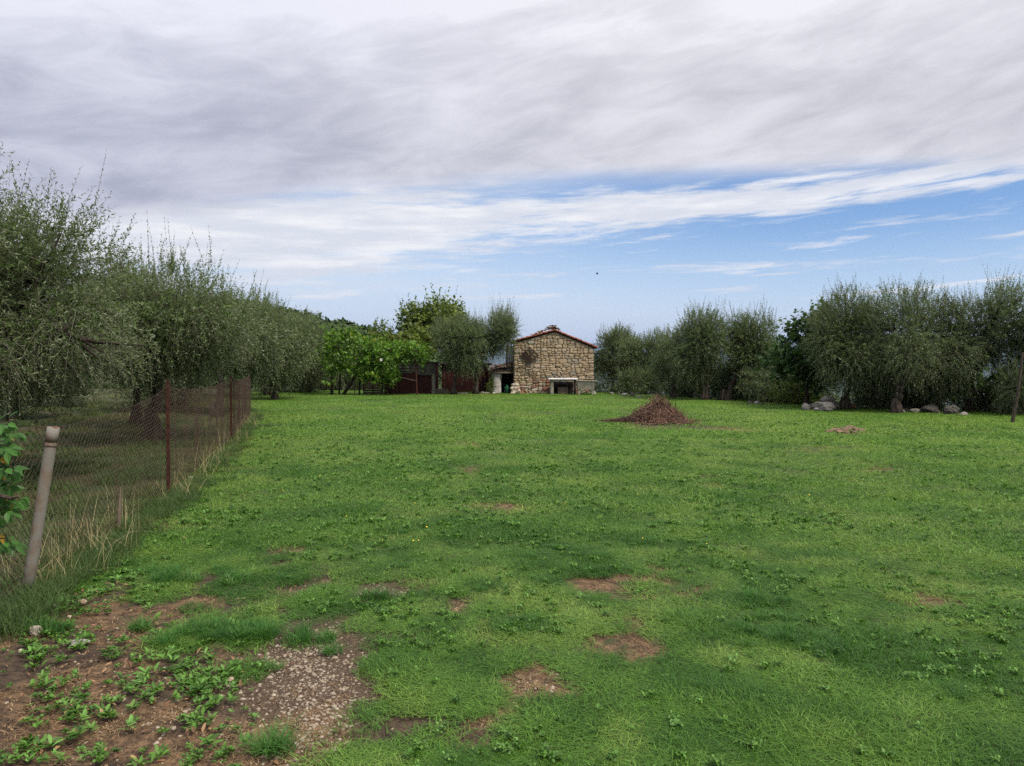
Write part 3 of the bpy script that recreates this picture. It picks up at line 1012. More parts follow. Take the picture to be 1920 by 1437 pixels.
def twigs(O, D, L, bend, K_, tv, tt, Lf, wr, rt, spread=0.75, bare=0.12, r=rng):
    """leafy twigs: returns leaf V,T and stem V,Q and tint"""
    M = len(O)
    D = unit(D)
    t = np.linspace(bare, 1, K_)[None, :] + r.normal(0, .5 / K_, (M, K_))
    t = np.clip(t, 0, 1)
    pt = lambda tt_: O[:, None, :] + D[:, None, :] * (L[:, None] * tt_)[..., None] + bend[:, None, :] * ((L[:, None]) * tt_ ** 2)[..., None]
    C = pt(t)
    tan = unit(D[:, None, :] + 2 * bend[:, None, :] * t[..., None])
    ref = unit(r.normal(0, 1, (M, 1, 3)))
    s1 = unit(np.cross(tan, ref)); s2 = np.cross(tan, s1)
    ph = (np.arange(K_) * 2.4)[None, :] + r.uniform(0, 6.28, (M, 1)) + r.normal(0, .4, (M, K_))
    rad = s1 * np.cos(ph)[..., None] + s2 * np.sin(ph)[..., None]
    ld = unit(tan * (1 - spread * .5) + rad * spread + r.normal(0, .16, C.shape))
    nrm = unit(tan * .7 - rad * .25 + np.array([0, 0, .35]) + r.normal(0, .35, C.shape))
    taper = (1 - .45 * t ** 3) * r.uniform(.7, 1.2, t.shape)
    LL = (Lf * taper).ravel()
    LV, LT = place_leaves(tv, tt, C.reshape(-1, 3), ld.reshape(-1, 3), nrm.reshape(-1, 3), LL, LL * wr)
    tw_t = np.repeat(np.clip(r.normal(.45, .2, (M, 1)) + r.normal(0, .16, (M, K_)), 0, 1).ravel(), len(tv))
    # stems: 3-sided
    ts = np.array([0, .5, 1.0])[None, :].repeat(M, 0)
    SC = pt(ts)
    a = np.array([0, 2.09, 4.19])
    q1 = s1[:, :1, :]; q2 = s2[:, :1, :]
    rr_ = (rt * np.array([1, .7, .25]))[None, :, None, None]
    SV = SC[:, :, None, :] + rr_ * (np.cos(a)[None, None, :, None] * q1[:, :, None, :] + np.sin(a)[None, None, :, None] * q2[:, :, None, :])
    SV = SV.reshape(-1, 3)
    base = np.arange(M)[:, None] * 9
    SQ = []
    for k in range(2):
        for j in range(3):
            j2 = (j + 1) % 3
            SQ.append(base + np.array([k * 3 + j, k * 3 + j2, (k + 1) * 3 + j2, (k + 1) * 3 + j]))
    return LV, LT, SV, np.concatenate(SQ), tw_t


def barkmat(name, c0, c1):
    m_, nb, p, _ = mat(name)
    o = pos(nb)
    mp = nb.n('ShaderNodeMapping'); nb.t.links.new(o, mp.inputs[0]); mp.inputs['Scale'].default_value = (14, 14, 4)
    n1 = nb.noise(mp.outputs[0], 1.2, 6, .7, .8)
    nb.put(p.inputs['Base Color'], nb.mix(nb.ss(n1, .35, .65), c0, c1))
    p.inputs['Roughness'].default_value = .95
    bump(nb, p, n1, .9, .04)
    return m_


m_bark = barkmat('olive_bark', (0.022, 0.016, 0.012), (0.080, 0.062, 0.047))
m_twig = barkmat('twig_bark', (0.11, 0.10, 0.075), (0.22, 0.20, 0.16))
m_dbark = barkmat('dark_bark', (0.03, 0.022, 0.016), (0.085, 0.065, 0.05))


def trunk_mb(base, forks, r0, seed, H, lean=(0, 0), sides=9):
    """gnarled trunk splitting into limbs that end at forks"""
    r = np.random.default_rng(seed)
    mb = MB()
    base = np.array(base, float)
    top = base + np.array([lean[0], lean[1], H])
    n = 8
    pts = [base + (top - base) * (i / n) + np.append(r.normal(0, r0 * .22, 2) * (0 < i), 0) for i in range(n + 1)]
    pts[0] = pts[0] - np.array([0, 0, .12])
    rad = [r0 * (1.35 - .62 * min(1, i / 2.2) + .12 * math.sin(i * 2.1 + seed)) * (1 - .16 * i / n) for i in range(n + 1)]
    mb.tube(pts, rad, sides)
    for k in range(4):   # root flare and burls
        a = r.uniform(0, 6.28)
        d = np.array([math.cos(a), math.sin(a), 0])
        mb.tube([base + d * r0 * .5 + [0, 0, .45], base + d * r0 * 1.1 + [0, 0, .15], base + d * r0 * 1.7 + [0, 0, -.08]], [r0 * .3, r0 * .36, r0 * .15], 6)
    for f in forks:
        f = np.array(f, float)
        s_ = pts[-1 - int(r.integers(0, 3))]
        v = f - s_
        mid1 = s_ + v * .33 + np.append(r.normal(0, .08, 2), .10 * np.linalg.norm(v))
        mid2 = s_ + v * .68 + np.append(r.normal(0, .10, 2), .06 * np.linalg.norm(v))
        mb.tube([s_, mid1, mid2, f], [r0 * .55, r0 * .38, r0 * .24, r0 * .08], 6)
        for q in range(3):
            s2 = s_ + (f - s_) * r.uniform(.45, .9) + [0, 0, .05]
            e = s2 + unit(v + r.normal(0, .7, 3) * np.linalg.norm(v)) * np.linalg.norm(v) * r.uniform(.35, .6)
            mb.tube([s2, (s2 + e) / 2 + r.normal(0, .05, 3), e], [r0 * .2, r0 * .13, r0 * .04], 5)
    return mb


GROW = 1.2
SHARED = {}


def bx_far(b_):
    return math.hypot(*b_) > 13.5


def olive(base, centre, rad, label, seed, ntw=1500, K_=14, Lf=.06, Lt=.5, r0=.15, shoots=60, shoot_len=.8, group='olive trees', trunk_lean=None, blobs=10, name='olive_tree', lm=None, tv=OL_V, tt=OL_T, wr=.33, cat='olive tree',
          droop=.5, upb=.55, bark=None, spread=.75, openness=0.0, rt=.0032, gap=2.1, forkh=None, share=None):
    r = np.random.default_rng(seed)
    bx, by = base
    bz = H1(bx, by)
    c = np.array(centre, float); R = np.array(rad, float) * GROW
    far_ = bx_far(base) and lm is None
    ntw = int(ntw * ((0.98 if far_ else 1.0) if lm is None else 1.2)); Lf = Lf * (1.15 if lm is None else 1)
    if far_:
        tv, tt, wr = OL_V3, OL_T3, wr * 1.95
        K_ = int(K_ * 1.1)
    shoots = int(shoots * (.75 if lm is None else 1)); shoot_len = shoot_len * .85
    root = empty(name, (bx, by, bz))
    tag(root, label, cat, group)
    org = np.array([bx, by, bz])
    if share and share in SHARED:
        for nm in ('crown', 'trunk'):
            link(nm, SHARED[share][nm], root, rot=(0, 0, seed * 1.7), scl=(1 + .1 * math.sin(seed), 1 + .1 * math.cos(seed), 1 + .08 * math.sin(seed * 3)))
        return root
    # lumps making up the crown
    BC, BR = [c], [R * .62]
    for i in range(blobs):
        v = unit(r.normal(0, 1, 3))
        v[2] = v[2] * .9 + .12
        s_ = r.uniform(.36, .52)
        BC.append(c + v * R * (1 - s_) * r.uniform(.9, 1.16)); BR.append(R * s_ * r.uniform(.85, 1.15))
    BC, BR = np.array(BC), np.array(BR)
    wts = BR.prod(1) ** .75; wts /= wts.sum()
    bi = r.choice(len(BC), ntw, p=wts)
    v = unit(r.normal(0, 1, (ntw, 3)))
    q = r.uniform(0.15, 1, ntw) ** (1 / gap)
    O = BC[bi] + v * BR[bi] * q[:, None]
    O[:, 2] = np.maximum(O[:, 2], bz + .25)
    outw = unit((O - c) / R)
    zr = (O[:, 2] - c[2]) / R[2]
    D = unit(v * .6 + outw * .5 + np.array([0, 0, 1]) * (upb * (0.2 + zr * .8))[:, None] + r.normal(0, .55, (ntw, 3)))
    bend = np.zeros((ntw, 3)); bend[:, 2] = np.where(zr > .25, .12, -droop * r.uniform(.3, 1.2, ntw))
    L = Lt * r.uniform(.5, 1.35, ntw)
    O = O - D * L[:, None] * .45
    LV, LT, SV, SQ, tn = twigs(O, D, L, bend, K_, tv, tt, Lf, wr, rt, spread, r=r)
    if shoots:
        v = unit(r.normal(0, 1, (shoots * 3, 3)))
        v[:, 2] = np.abs(v[:, 2]) + .25
        v = unit(v)
        b2 = r.choice(len(BC), shoots * 3, p=wts)
        O2 = BC[b2] + v * BR[b2] * .85
        o_ = np.argsort(-((O2[:, 2] - c[2]) / R[2]) + r.uniform(0, .9, len(O2)))[:shoots]
        O2 = O2[o_]
        D2 = unit(np.array([0, 0, 1.0]) + unit((O2 - c) / R) * .35 + r.normal(0, .16, (shoots, 3)))
        L2 = shoot_len * r.uniform(.3, 1.0, shoots) ** 1.2 + .1
        B2 = r.normal(0, .07, (shoots, 3))
        a = twigs(O2, D2, L2, B2, int(K_ * 1.25), tv, tt, Lf * .82, wr, rt * 1.1, spread * .65, r=r)
        LT = np.concatenate([LT, a[1] + len(LV)]); LV = np.concatenate([LV, a[0]]); tn = np.concatenate([tn, a[4]])
        SQ = np.concatenate([SQ, a[3] + len(SV)]); SV = np.concatenate([SV, a[2]])
    V = np.concatenate([LV, SV]) - org
    nq = len(SQ)
    me = npmesh('crown', V, [LT, SQ + len(LV)], [lm or m_olive, m_twig if lm is None else m_dbark], midx=np.concatenate([np.zeros(len(LT)), np.ones(nq)]),
                attrs={'tint': np.concatenate([tn, np.full(len(SV), .5)])})
    link('crown', me, root)
    if share: SHARED[share] = {'crown': me}
    lean = trunk_lean if trunk_lean is not None else (c[0] - bx) * .4, 0
    lean = (lean[0], (c[1] - by) * .4) if not isinstance(lean[0], tuple) else lean[0]
    Ht = forkh or max(.5, c[2] - R[2] * .55 - bz)
    mb = trunk_mb((0, 0, 0), [BC[i] - org for i in range(1, len(BC))], r0, seed, Ht, lean)
    o = mb.build('trunk', bark or m_bark, root, smooth=True)
    if share: SHARED[share]['trunk'] = o.data
    return root


GL = 'olive trees of the grove beyond the wire fence'
GR = 'olive trees along the rim on the house side'
# --- left grove
olive((-7.6, 5.6), (-6.55, 5.9, 2.7), (2.3, 2.0, 1.55), 'nearest olive tree, its leafy tips poking in at the upper left edge', 1, 1500, 15, .062, .5, .17, 30, .7, GL, blobs=12)
olive((-7.0, 9.4), (-6.85, 9.5, 2.22), (1.85, 1.9, 1.40), 'big olive tree filling the left side, tall leafy shoots on top', 2, 7200, 15, .060, .5, .18, 110, .95, GL, blobs=15, upb=.5, droop=.7)
olive((-7.15, 14.5), (-6.75, 14.6, 2.35), (1.75, 1.9, 1.12), 'olive tree behind the two rusty posts, thick leaning trunk seen through the mesh', 3, 4700, 15, .062, .52, .17, 130, 1.25, GL, blobs=12, trunk_lean=(.15, 0))
olive((-9.35, 18.2), (-9.2, 18.2, 2.4), (1.7, 1.8, 1.20), 'olive tree with a slim trunk between the big left tree and the leaning trunk', 4, 2300, 14, .078, .55, .13, 50, .8, GL)
olive((-9.9, 12.5), (-9.7, 12.4, 2.5), (1.9, 1.9, 1.5), 'olive tree hidden behind the big left tree, glimpsed through gaps', 5, 1500, 12, .075, .55, .15, 30, .7, GL)
olive((-8.7, 21.5), (-8.55, 22.6, 2.45), (1.55, 1.8, 1.30), 'olive tree over the far end of the fence, pale drooping edge', 6, 2600, 14, .078, .55, .14, 50, .9, GL)
olive((-12.4, 27.5), (-12.0, 27.5, 2.6), (2.3, 2.2, 1.5), 'olive tree in the second row behind the far end of the fence', 7, 2300, 13, .09, .6, .15, 50, .8, GL)
olive((-12.1, 36.2), (-12.1, 35.5, 2.55), (1.75, 1.9, 1.62), 'olive tree with dark open trunk at the left end of the lawn', 8, 2600, 14, .09, .55, .15, 60, .9, GL)
olive((-10.9, 39.5), (-10.7, 39.2, 2.15), (1.95, 1.8, 1.78), 'greyish olive tree beside the vine pergola, foliage down to the grass', 9, 3000, 14, .09, .55, .14, 80, .8, GL, droop=.8)
olive((-13.6, 41), (-13.4, 41, 2.4), (2.0, 1.8, 1.85), 'olive tree at the back corner of the grove below the wooded hill', 10, 2200, 14, .095, .6, .14, 60, .8, GL, share='grove')
olive((-14.0, 20.5), (-13.8, 20.5, 2.4), (2.2, 2.2, 1.5), 'olive tree deep in the grove, standing on brown ground', 12, 1500, 12, .09, .6, .15, 30, .6, GL, share='grove')
for q_, (x_, y_, lb) in enumerate([(-11.2, 24.0, 'olive tree of the third row, low crown over brown ground'), (-16.5, 27.0, 'olive tree far left in the grove, dim between nearer crowns'), (-15.5, 33.0, 'olive tree at the back of the grove, dull green'), (-10.2, 31.5, 'olive tree between the fence end and the dark open trunk'), (-17.5, 38.0, 'rearmost olive tree of the grove against the hill'), (-13.0, 16.5, 'olive tree in shade right behind the big left crown')]):
    olive((x_, y_), (x_ + .1, y_, 2.1), (1.9, 1.8, 1.6), lb, 50 + q_, 2000, 13, .095, .6, .14, 40, .7, GL, droop=.9, share='grove')
olive((-11.5, 7.5), (-11.4, 7.5, 2.4), (2.2, 2.2, 1.5), 'olive tree outside the photo edge in the second grove row', 13, 900, 12, .09, .6, .15, 20, .6, GL, share='grove')
# --- centre
olive((-2.95, 36.9), (-2.6, 37.0, 2.45), (1.45, 1.6, 1.38), 'olive tree with pale trunk in front of the dark red shed', 14, 3000, 14, .085, .5, .12, 70, .7, GR, trunk_lean=(.1, 0), droop=.9)
olive((-1.85, 37.0), (-1.0, 37.3, 3.05), (1.30, 1.2, 1.05), 'thin crowned olive tree whose sprays touch the left corner of the stone house', 15, 2100, 12, .08, .6, .11, 170, 1.3, GR, trunk_lean=(.25, 0), upb=.9, droop=.25)
# --- right row
olive((5.6, 40.6), (5.75, 40.8, 2.0), (1.35, 1.4, 1.35), 'low olive tree right behind the right corner of the house', 16, 2200, 14, .085, .5, .12, 60, .8, GR, droop=.8)
olive((7.1, 38.6), (7.2, 38.8, 1.85), (1.45, 1.4, 1.45), 'pale topped olive tree between the house and the twig pile', 17, 2500, 14, .085, .5, .12, 70, .8, GR, droop=.8)
olive((7.4, 33.6), (7.5, 33.8, 1.7), (1.25, 1.2, 1.2), 'low bushy olive tree behind the twig pile', 18, 1700, 13, .08, .5, .12, 20, .6, GR, droop=.8)
olive((8.25, 31.3), (7.95, 31.4, 2.15), (1.35, 1.4, 1.5), 'olive tree with upright dark trunk right of the twig pile', 19, 3300, 15, .072, .5, .15, 110, .95, GR, trunk_lean=(.12, 0), forkh=1.5)
olive((9.0, 30.9), (10.25, 31.2, 2.1), (1.2, 1.2, 1.55), 'olive tree whose trunk leans strongly to the right', 20, 3000, 15, .072, .5, .16, 100, 1.0, GR, trunk_lean=(.75, 0), forkh=1.6)
olive((10.5, 32.0), (10.6, 32.3, 1.9), (1.3, 1.3, 1.1), 'olive tree behind the leaning one, short dark trunk', 21, 1700, 14, .075, .5, .13, 30, .7, GR)
olive((11.35, 24.9), (11.5, 24.9, 2.1), (1.35, 1.5, 1.65), 'olive tree with trunk just right of the grey boulders', 22, 4600, 15, .062, .5, .14, 120, .8, GR, trunk_lean=(.1, 0))
olive((12.2, 23.3), (13.2, 23.9, 2.05), (1.8, 1.6, 1.82), 'largest olive tree of the right row, broad crown and dark forked trunk', 23, 5200, 15, .062, .5, .17, 150, .8, GR, trunk_lean=(.2, 0), droop=.8)
olive((15.3, 24.4), (15.2, 23.6, 2.55), (1.3, 1.4, 1.45), 'olive tree with tall thin tips near the right edge', 24, 3200, 15, .062, .5, .13, 100, 1.0, GR, trunk_lean=(.0, 0))
olive((16.9, 22.4), (16.6, 22.2, 2.2), (1.2, 1.3, 1.5), 'last olive tree at the right edge, hanging branches', 25, 2800, 15, .062, .5, .10, 60, .8, GR, droop=.9)
olive((19.0, 21.0), (19.0, 21.0, 2.4), (1.6, 1.6, 1.5), 'olive tree just past the right edge of the view', 26, 1200, 13, .07, .5, .12, 30, .7, GR, share='grove')

# --- broad-leaved trees
BL = dict(lm=None, tv=BR_V, tt=BR_T, wr=1.0, spread=.95)


def broad(name, cat, base, centre, rad, label, seed, lm, ntw, K_, Lf, Lt, shoots, shoot_len, group=None, r0=.1, **k):
    return olive(base, centre, rad, label, seed, ntw, K_, Lf, Lt, r0, shoots, shoot_len, group, name=name, cat=cat, lm=lm, tv=BR_V, tt=BR_T, wr=.95, spread=.95, bark=m_dbark, rt=.006, **k)


broad('mulberry_tree', 'tree', (-5.0, 42.6), (-4.9, 42.4, 3.4), (2.15, 1.7, 1.45), 'yellow green broad leaved tree rising behind the pergola, long leafy shoots', 31, m_mul, 950, 7, .22, .8, 46, 1.5, r0=.14, upb=.8, blobs=9)
broad('mulberry_tree', 'tree', (-7.4, 43.0), (-7.3, 42.9, 2.6), (1.2, 1.2, 1.2), 'smaller yellow green tree at the left of the mulberry, thin top', 32, m_mul, 240, 7, .20, .7, 16, .9, r0=.09, upb=.8, blobs=6)
broad('fig_tree', 'fig tree', (10.9, 27.0), (10.75, 26.9, 1.85), (1.25, 1.1, 1.35), 'dark fig tree with big leaves left of the boulders', 33, m_fig, 480, 7, .21, .55, 14, .6, r0=.09, blobs=8)
broad('fig_tree', 'fig tree', (12.4, 26.2), (11.2, 26.6, 3.05), (.5, .6, .45), 'fig branch leaves showing out of the left side of the big olive crown', 34, m_fig, 60, 7, .2, .5, 6, .5, r0=.05, blobs=4)
broad('fig_tree', 'fig tree', (14.6, 25.0), (14.3, 24.9, 1.15), (1.5, .9, .95), 'sunlit low fig tree behind the dark rocks under the right olives', 35, m_vine, 420, 7, .17, .5, 10, .4, r0=.06, blobs=8)
broad('fig_tree', 'fig tree', (17.3, 23.6), (16.9, 23.6, .9), (1.3, .8, 1.0), 'green leafy shrub by the thin pole at the right edge', 36, m_creep, 360, 7, .14, .45, 8, .4, r0=.05, blobs=8)
broad('shrub', 'shrub', (10.9, 28.2), (10.9, 28.2, .35), (1.0, .7, .75), 'bright green shrub just behind the grey boulders', 37, m_mul, 300, 6, .10, .4, 6, .3, r0=.03, blobs=6)
broad('shrub', 'shrub', (12.9, 29.5), (12.9, 29.5, -.1), (.7, .6, .55), 'round pale green shrub beyond the orange rock', 38, m_mul, 260, 6, .08, .3, 0, .3, r0=.03, blobs=4)
olive((15.6, 21.9), (15.4, 22.2, .75), (.9, .7, .75), 'small grey green bush under the right olives', 39, 900, 12, .055, .4, .04, 20, .4, None, name='bush', cat='bush')
for q_, (x_, y_, h_, lb) in enumerate([(13.0, 25.6, 1.0, 'shadowy bush behind the trunk of the largest right olive'), (14.4, 26.2, 1.1, 'bush behind the dark mossy rock'), (16.2, 24.6, 1.0, 'bush behind the pointed dark rock'), (17.9, 22.8, 1.0, 'bush behind the thin stake at the right'), (11.6, 29.2, .9, 'bush on the slope behind the fig tree'), (9.9, 32.4, 1.1, 'bush behind the leaning olive trunk'), (8.3, 35.6, 1.1, 'bush behind the upright olive trunk'), (19.4, 22.0, 1.2, 'bush past the right edge of the lawn'), (-13.9, 42.6, 1.3, 'bush under the rearmost grove olive'), (-12.2, 42.9, 1.2, 'bush left behind the pergola posts'), (-10.5, 42.6, 1.3, 'bush between pergola posts and greyish olive'), (-8.8, 42.9, 1.2, 'bush seen under the middle of the pergola')]):
    olive((x_, y_), (x_, y_, h_ - .3), (1.3, .8, h_), lb, 60 + q_, 1000, 13, .085, .5, .04, 14, .4, None, name='bush', cat='bush', droop=.7, share='bush')
olive((8.8, 33.8), (9.1, 34, .9), (1.2, .9, .95), 'scrubby dark bush filling the gap between the two leaning trunks', 40, 900, 12, .075, .4, .04, 10, .4, None, name='bush', cat='bush')
olive((10.2, 29.5), (10.2, 29.6, .7), (.9, .8, .9), 'dark bush at the foot of the fig tree', 41, 800, 12, .07, .4, .04, 10, .4, None, name='bush', cat='bush')
olive((6.2, 36.9), (6.3, 37.4, .55), (1.3, .7, .8), 'low grey green bush behind the loose stones right of the house', 42, 900, 12, .08, .4, .04, 10, .4, None, name='bush', cat='bush')
broad('shrub', 'shrub', (-1.15, 37.6), (-1.1, 37.7, .55), (.3, .3, .45), 'small yellow green shrub between olive trunk and white pillar', 43, m_mul, 90, 5, .08, .25, 0, .3, r0=.02, blobs=3)

# ------------------------------------------------------------------ wooded hill (left, far)
def far_canopy():
    r = np.random.default_rng(77)
    Vs, Ts, tn = [], [], []
    n = 0
    cnt = 1500
    pxs = r.uniform(330, 1010, cnt)
    rd = r.uniform(120, 268, cnt)
    pxs[:330] = r.uniform(-300, 560, 330); rd[:330] = r.uniform(56, 125, 330)
    az = np.arctan((pxs - 960) / F)
    x = rd * np.sin(az); y = rd * np.cos(az)
    z = height(x, y)
    for i in range(cnt):
        R = r.uniform(1.8, 3.6) * (1 if rd[i] > 118 else .6)
        k = 90
        v = unit(r.normal(0, 1, (k, 3))); v[:, 2] = np.abs(v[:, 2]) * 1.1 - .15
        c = np.array([x[i], y[i], z[i] + r.uniform(.4, 1.0) * R * .6])
        O = c + v * R * r.uniform(.7, 1.05, (k, 1)) * [1, 1, .95]
        D = unit(r.normal(0, 1, (k, 3)))
        U = unit(v + r.normal(0, .5, (k, 3)))
        L = r.uniform(.6, 1.2, k) * R * .34
        V, T = place_leaves(np.array([[-.5, -.3, 0], [.1, -.5, .1], [.4, .5, 0]]), OL_T3, O, D, U, L * 1.25, L * 1.1)
        Vs.append(V); Ts.append(T + n); n += len(V)
        tn.append(np.repeat(np.clip(r.normal(.5, .2) + r.normal(0, .12, k), 0, 1), 3))
    me = npmesh('forest', np.concatenate(Vs), [np.concatenate(Ts)], [m_forest], attrs={'tint': np.concatenate(tn)})
    o = link('forest', me)
    tag(o, 'dense green woodland covering the far hillside', kind='stuff')


far_canopy()


def cypress(px, ptop, pbase, d, wpx, label):
    a = A(px, pbase, d); t = A(px, ptop, d)
    h = t[2] - a[2] + 2.0
    base = np.array([a[0], d, a[2] - 2.0])
    root = empty('cypress_tree', base)
    tag(root, label, 'cypress', 'cypresses on the far hill')
    R = wpx / F * d / 2
    k = 420
    r = np.random.default_rng(int(px * 10))
    tt_ = r.uniform(0.06, 1, k) ** .8
    rad = R * np.sin(np.clip(tt_ * .86 + .14, 0, 1) * math.pi) ** .55 * (1.05 - .35 * tt_)
    an = r.uniform(0, 6.28, k)
    O = np.stack([rad * np.cos(an), rad * np.sin(an), tt_ * h * .94], 1)
    D = unit(np.stack([np.cos(an) * .25, np.sin(an) * .25, np.ones(k)], 1) + r.normal(0, .12, (k, 3)))
    U = unit(np.stack([np.cos(an), np.sin(an), np.full(k, .2)], 1) + r.normal(0, .3, (k, 3)))
    L = r.uniform(.6, 1.1, k) * h * .13
    V, T = place_leaves(np.array([[-.3, 0, 0], [.2, -.5, .1], [1, 0, 0], [.2, .5, .1]]), OL_T, O, D, U, L, L * .42)
    link('crown', npmesh('crown', V, [T], [m_cyp], attrs={'tint': np.repeat(r.uniform(0, 1, k), 4)}), root)
    mb = MB(); mb.tube([(0, 0, -.4), (0, 0, h * .9)], [R * .22, R * .05], 6)
    mb.build('trunk', m_dbark, root)


CY = [(637, 602, 622, 6, 'leftmost cypress of the far hill, broad and dark'), (643, 596, 622, 5, 'tallest cypress, second from the left on the far hill'), (649.5, 602, 622, 5, 'pointed cypress third from the left, alone beside the tallest'),
      (670, 609, 628, 6.5, 'dark cypress that begins the right hand row'), (678.5, 610, 630, 5.5, 'cypress in the middle of the right hand row'), (684.5, 612, 632, 5, 'slim cypress right of the middle one'), (690.5, 615, 634, 5.5, 'rightmost cypress next to the broad leaved tree')]
for c in CY:
    cypress(c[0], c[1], c[2], 240, c[3], c[4])
cypress(511, 574, 594, 230, 11, 'dark bushy conifer above the left end of the hill')
cypress(573, 581, 600, 230, 7, 'ragged conifer with a bare spike left of the pylon')
# pylon
m_steel, nb, p, _ = mat('galvanised_steel')
p.inputs['Base Color'].default_value = (.16, .17, .18, 1); p.inputs['Metallic'].default_value = .6; p.inputs['Roughness'].default_value = .5
q = A(587.5, 600, 250); tp = A(587.5, 587, 250)
root = empty('power_pylon', q)
tag(root, 'tiny lattice power pylon on the skyline of the hill', 'pylon')
h = tp[2] - q[2]
mb = MB()
for sx in (-1, 1):
    for sy in (-1, 1):
        mb.tube([(sx * .45, sy * .45, -2), (sx * .10, sy * .10, h)], [.07, .05], 4)
for k in range(7):
    z0, z1 = h * k / 7, h * (k + 1) / 7
    w0, w1 = .45 - .33 * k / 7, .45 - .33 * (k + 1) / 7
    mb.tube([(-w0, -w0, z0), (w1, -w1, z1)], .03, 4); mb.tube([(w0, w0, z0), (-w1, w1, z1)], .03, 4)
mb.build('tower', m_steel, root)
for zz in (h * .72, h * .9):
    mb = MB(); mb.tube([(-.9, 0, zz), (0, 0, zz + .12), (.9, 0, zz)], .05, 4); mb.build('cross_arm', m_steel, root)

# ------------------------------------------------------------------ stone house
def colmat(name, c0, c1, scale=8, rough=.85, bumpv=.3, metal=0, dist=.01, objr=0.0):
    m_, nb, p, _ = mat(name)
    o = pos(nb)
    n1 = nb.noise(o, scale, 6, .65)
    f = nb.ss(n1, .32, .68)
    if objr:
        f = nb.m('ADD', nb.m('MULTIPLY', f, 1 - objr), nb.m('MULTIPLY', rnd(nb), objr))
    nb.put(p.inputs['Base Color'], nb.mix(f, c0, c1))
    p.inputs['Roughness'].default_value = rough
    p.inputs['Metallic'].default_value = metal
    bump(nb, p, n1, bumpv, dist)
    return m_


def wallstone(name, a, c, d, e):
    m_, nb, p, _ = mat(name)
    o = pos(nb)
    rr_ = rnd(nb)
    n1 = nb.noise(o, 9, 6, .7)
    n2 = nb.noise(o, 45, 4, .7)
    col = nb.mix(nb.ss(rr_, 0, .5), a, c)
    col = nb.mix(nb.ss(rr_, .55, 1.0), col, d)
    col = nb.mix(nb.ss(nb.m('ADD', nb.m('MULTIPLY', n1, .6), nb.m('MULTIPLY', n2, .4)), .45, .66, 0, .6), col, e)
    nb.put(p.inputs['Base Color'], col)
    p.inputs['Roughness'].default_value = .92
    bump(nb, p, nb.m('ADD', n1, n2), .7, .03)
    return m_


m_st = wallstone('wall_stone', (.37, .28, .175), (.46, .36, .235), (.41, .34, .25), (.26, .185, .11))
m_stw = wallstone('limewashed_stone', (.44, .37, .28), (.55, .49, .41), (.40, .28, .20), (.30, .23, .16))
m_str = wallstone('red_stone', (.27, .13, .085), (.34, .17, .10), (.24, .15, .10), (.16, .10, .07))
m_stg = wallstone('grey_stone', (.28, .25, .19), (.33, .30, .24), (.30, .27, .2), (.20, .17, .12))
m_mortar = colmat('mortar', (.21, .15, .09), (.40, .32, .21), 22, .95, .9, dist=.04)
m_tile = colmat('terracotta', (.13, .040, .022), (.30, .105, .052), 12, .85, .5, objr=.5)
m_tileg = colmat('lichened_tile', (.10, .065, .05), (.30, .24, .18), 14, .9, .6, objr=.5)
m_wood = colmat('weathered_wood', (.09, .065, .045), (.22, .17, .125), 10, .9, .6, objr=.4)
m_dwood = colmat('dark_wood', (.03, .02, .014), (.075, .05, .035), 10, .9, .5)
m_rust = colmat('rusty_iron', (.035, .013, .010), (.080, .028, .018), 30, .8, .5)
m_lime = colmat('lime_render', (.30, .27, .23), (.58, .56, .54), 5, .9, .4)
m_conc = colmat('concrete', (.17, .16, .12), (.32, .30, .23), 7, .92, .5)
m_white = colmat('white_slab', (.55, .52, .50), (.78, .76, .75), 9, .6, .2)
m_iron = colmat('dark_iron', (.025, .015, .012), (.06, .03, .02), 25, .7, .3)
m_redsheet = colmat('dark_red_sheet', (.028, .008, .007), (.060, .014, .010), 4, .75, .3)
m_corr = colmat('dull_corrugated', (.055, .052, .045), (.12, .115, .10), 6, .7, .3)
m_green = colmat('green_plastic', (.008, .06, .03), (.015, .10, .045), 5, .4, .1)
m_plank = colmat('grey_plank', (.085, .06, .04), (.19, .14, .095), 9, .9, .5, objr=.5)
m_dark = colmat('shade_dark', (.012, .009, .007), (.03, .022, .018), 5, .95, .3)  # near-black that puts the shade of recesses and under the table into colour

HX0, HX1, HY, HD = 0.10, 4.22, 38.0, 4.2
ZL, ZR, ZP, XP = 2.68, 2.42, 3.24, 2.22
Hz = H1(2.2, 38)
house = empty('stone_house', ((HX0 + HX1) / 2, HY, Hz))
tag(house, 'small honey coloured rubble stone farmhouse with a red tiled gable roof', 'house')
hc = np.array([(HX0 + HX1) / 2, HY, Hz])


def roofz(x):
    return np.where(x < XP, ZL + (ZP - ZL) * (x - HX0) / (XP - HX0), ZP - (ZP - ZR) * (x - XP) / (HX1 - XP))


# wall core (recessed mortar): front gable, sides, back
def prism(poly, y0, y1):
    n = len(poly)
    V = [(x, y0, z) for x, z in poly] + [(x, y1, z) for x, z in poly]
    return V, n


core = [(HX0 + .03, -.3), (HX1 - .03, -.3), (HX1 - .03, ZR - .05), (XP, ZP - .04), (HX0 + .03, ZL - .05)]
V, n = prism(core, HY + .03, HY + HD)
V = np.array(V) - hc
me = npmesh('wall', V, [np.array([[i, (i + 1) % 5, (i + 1) % 5 + 5, i + 5] for i in range(5)]), np.array([[4, 3, 2, 1, 0], [5, 6, 7, 8, 9]])], [m_mortar])
wall = link('wall', me, house)


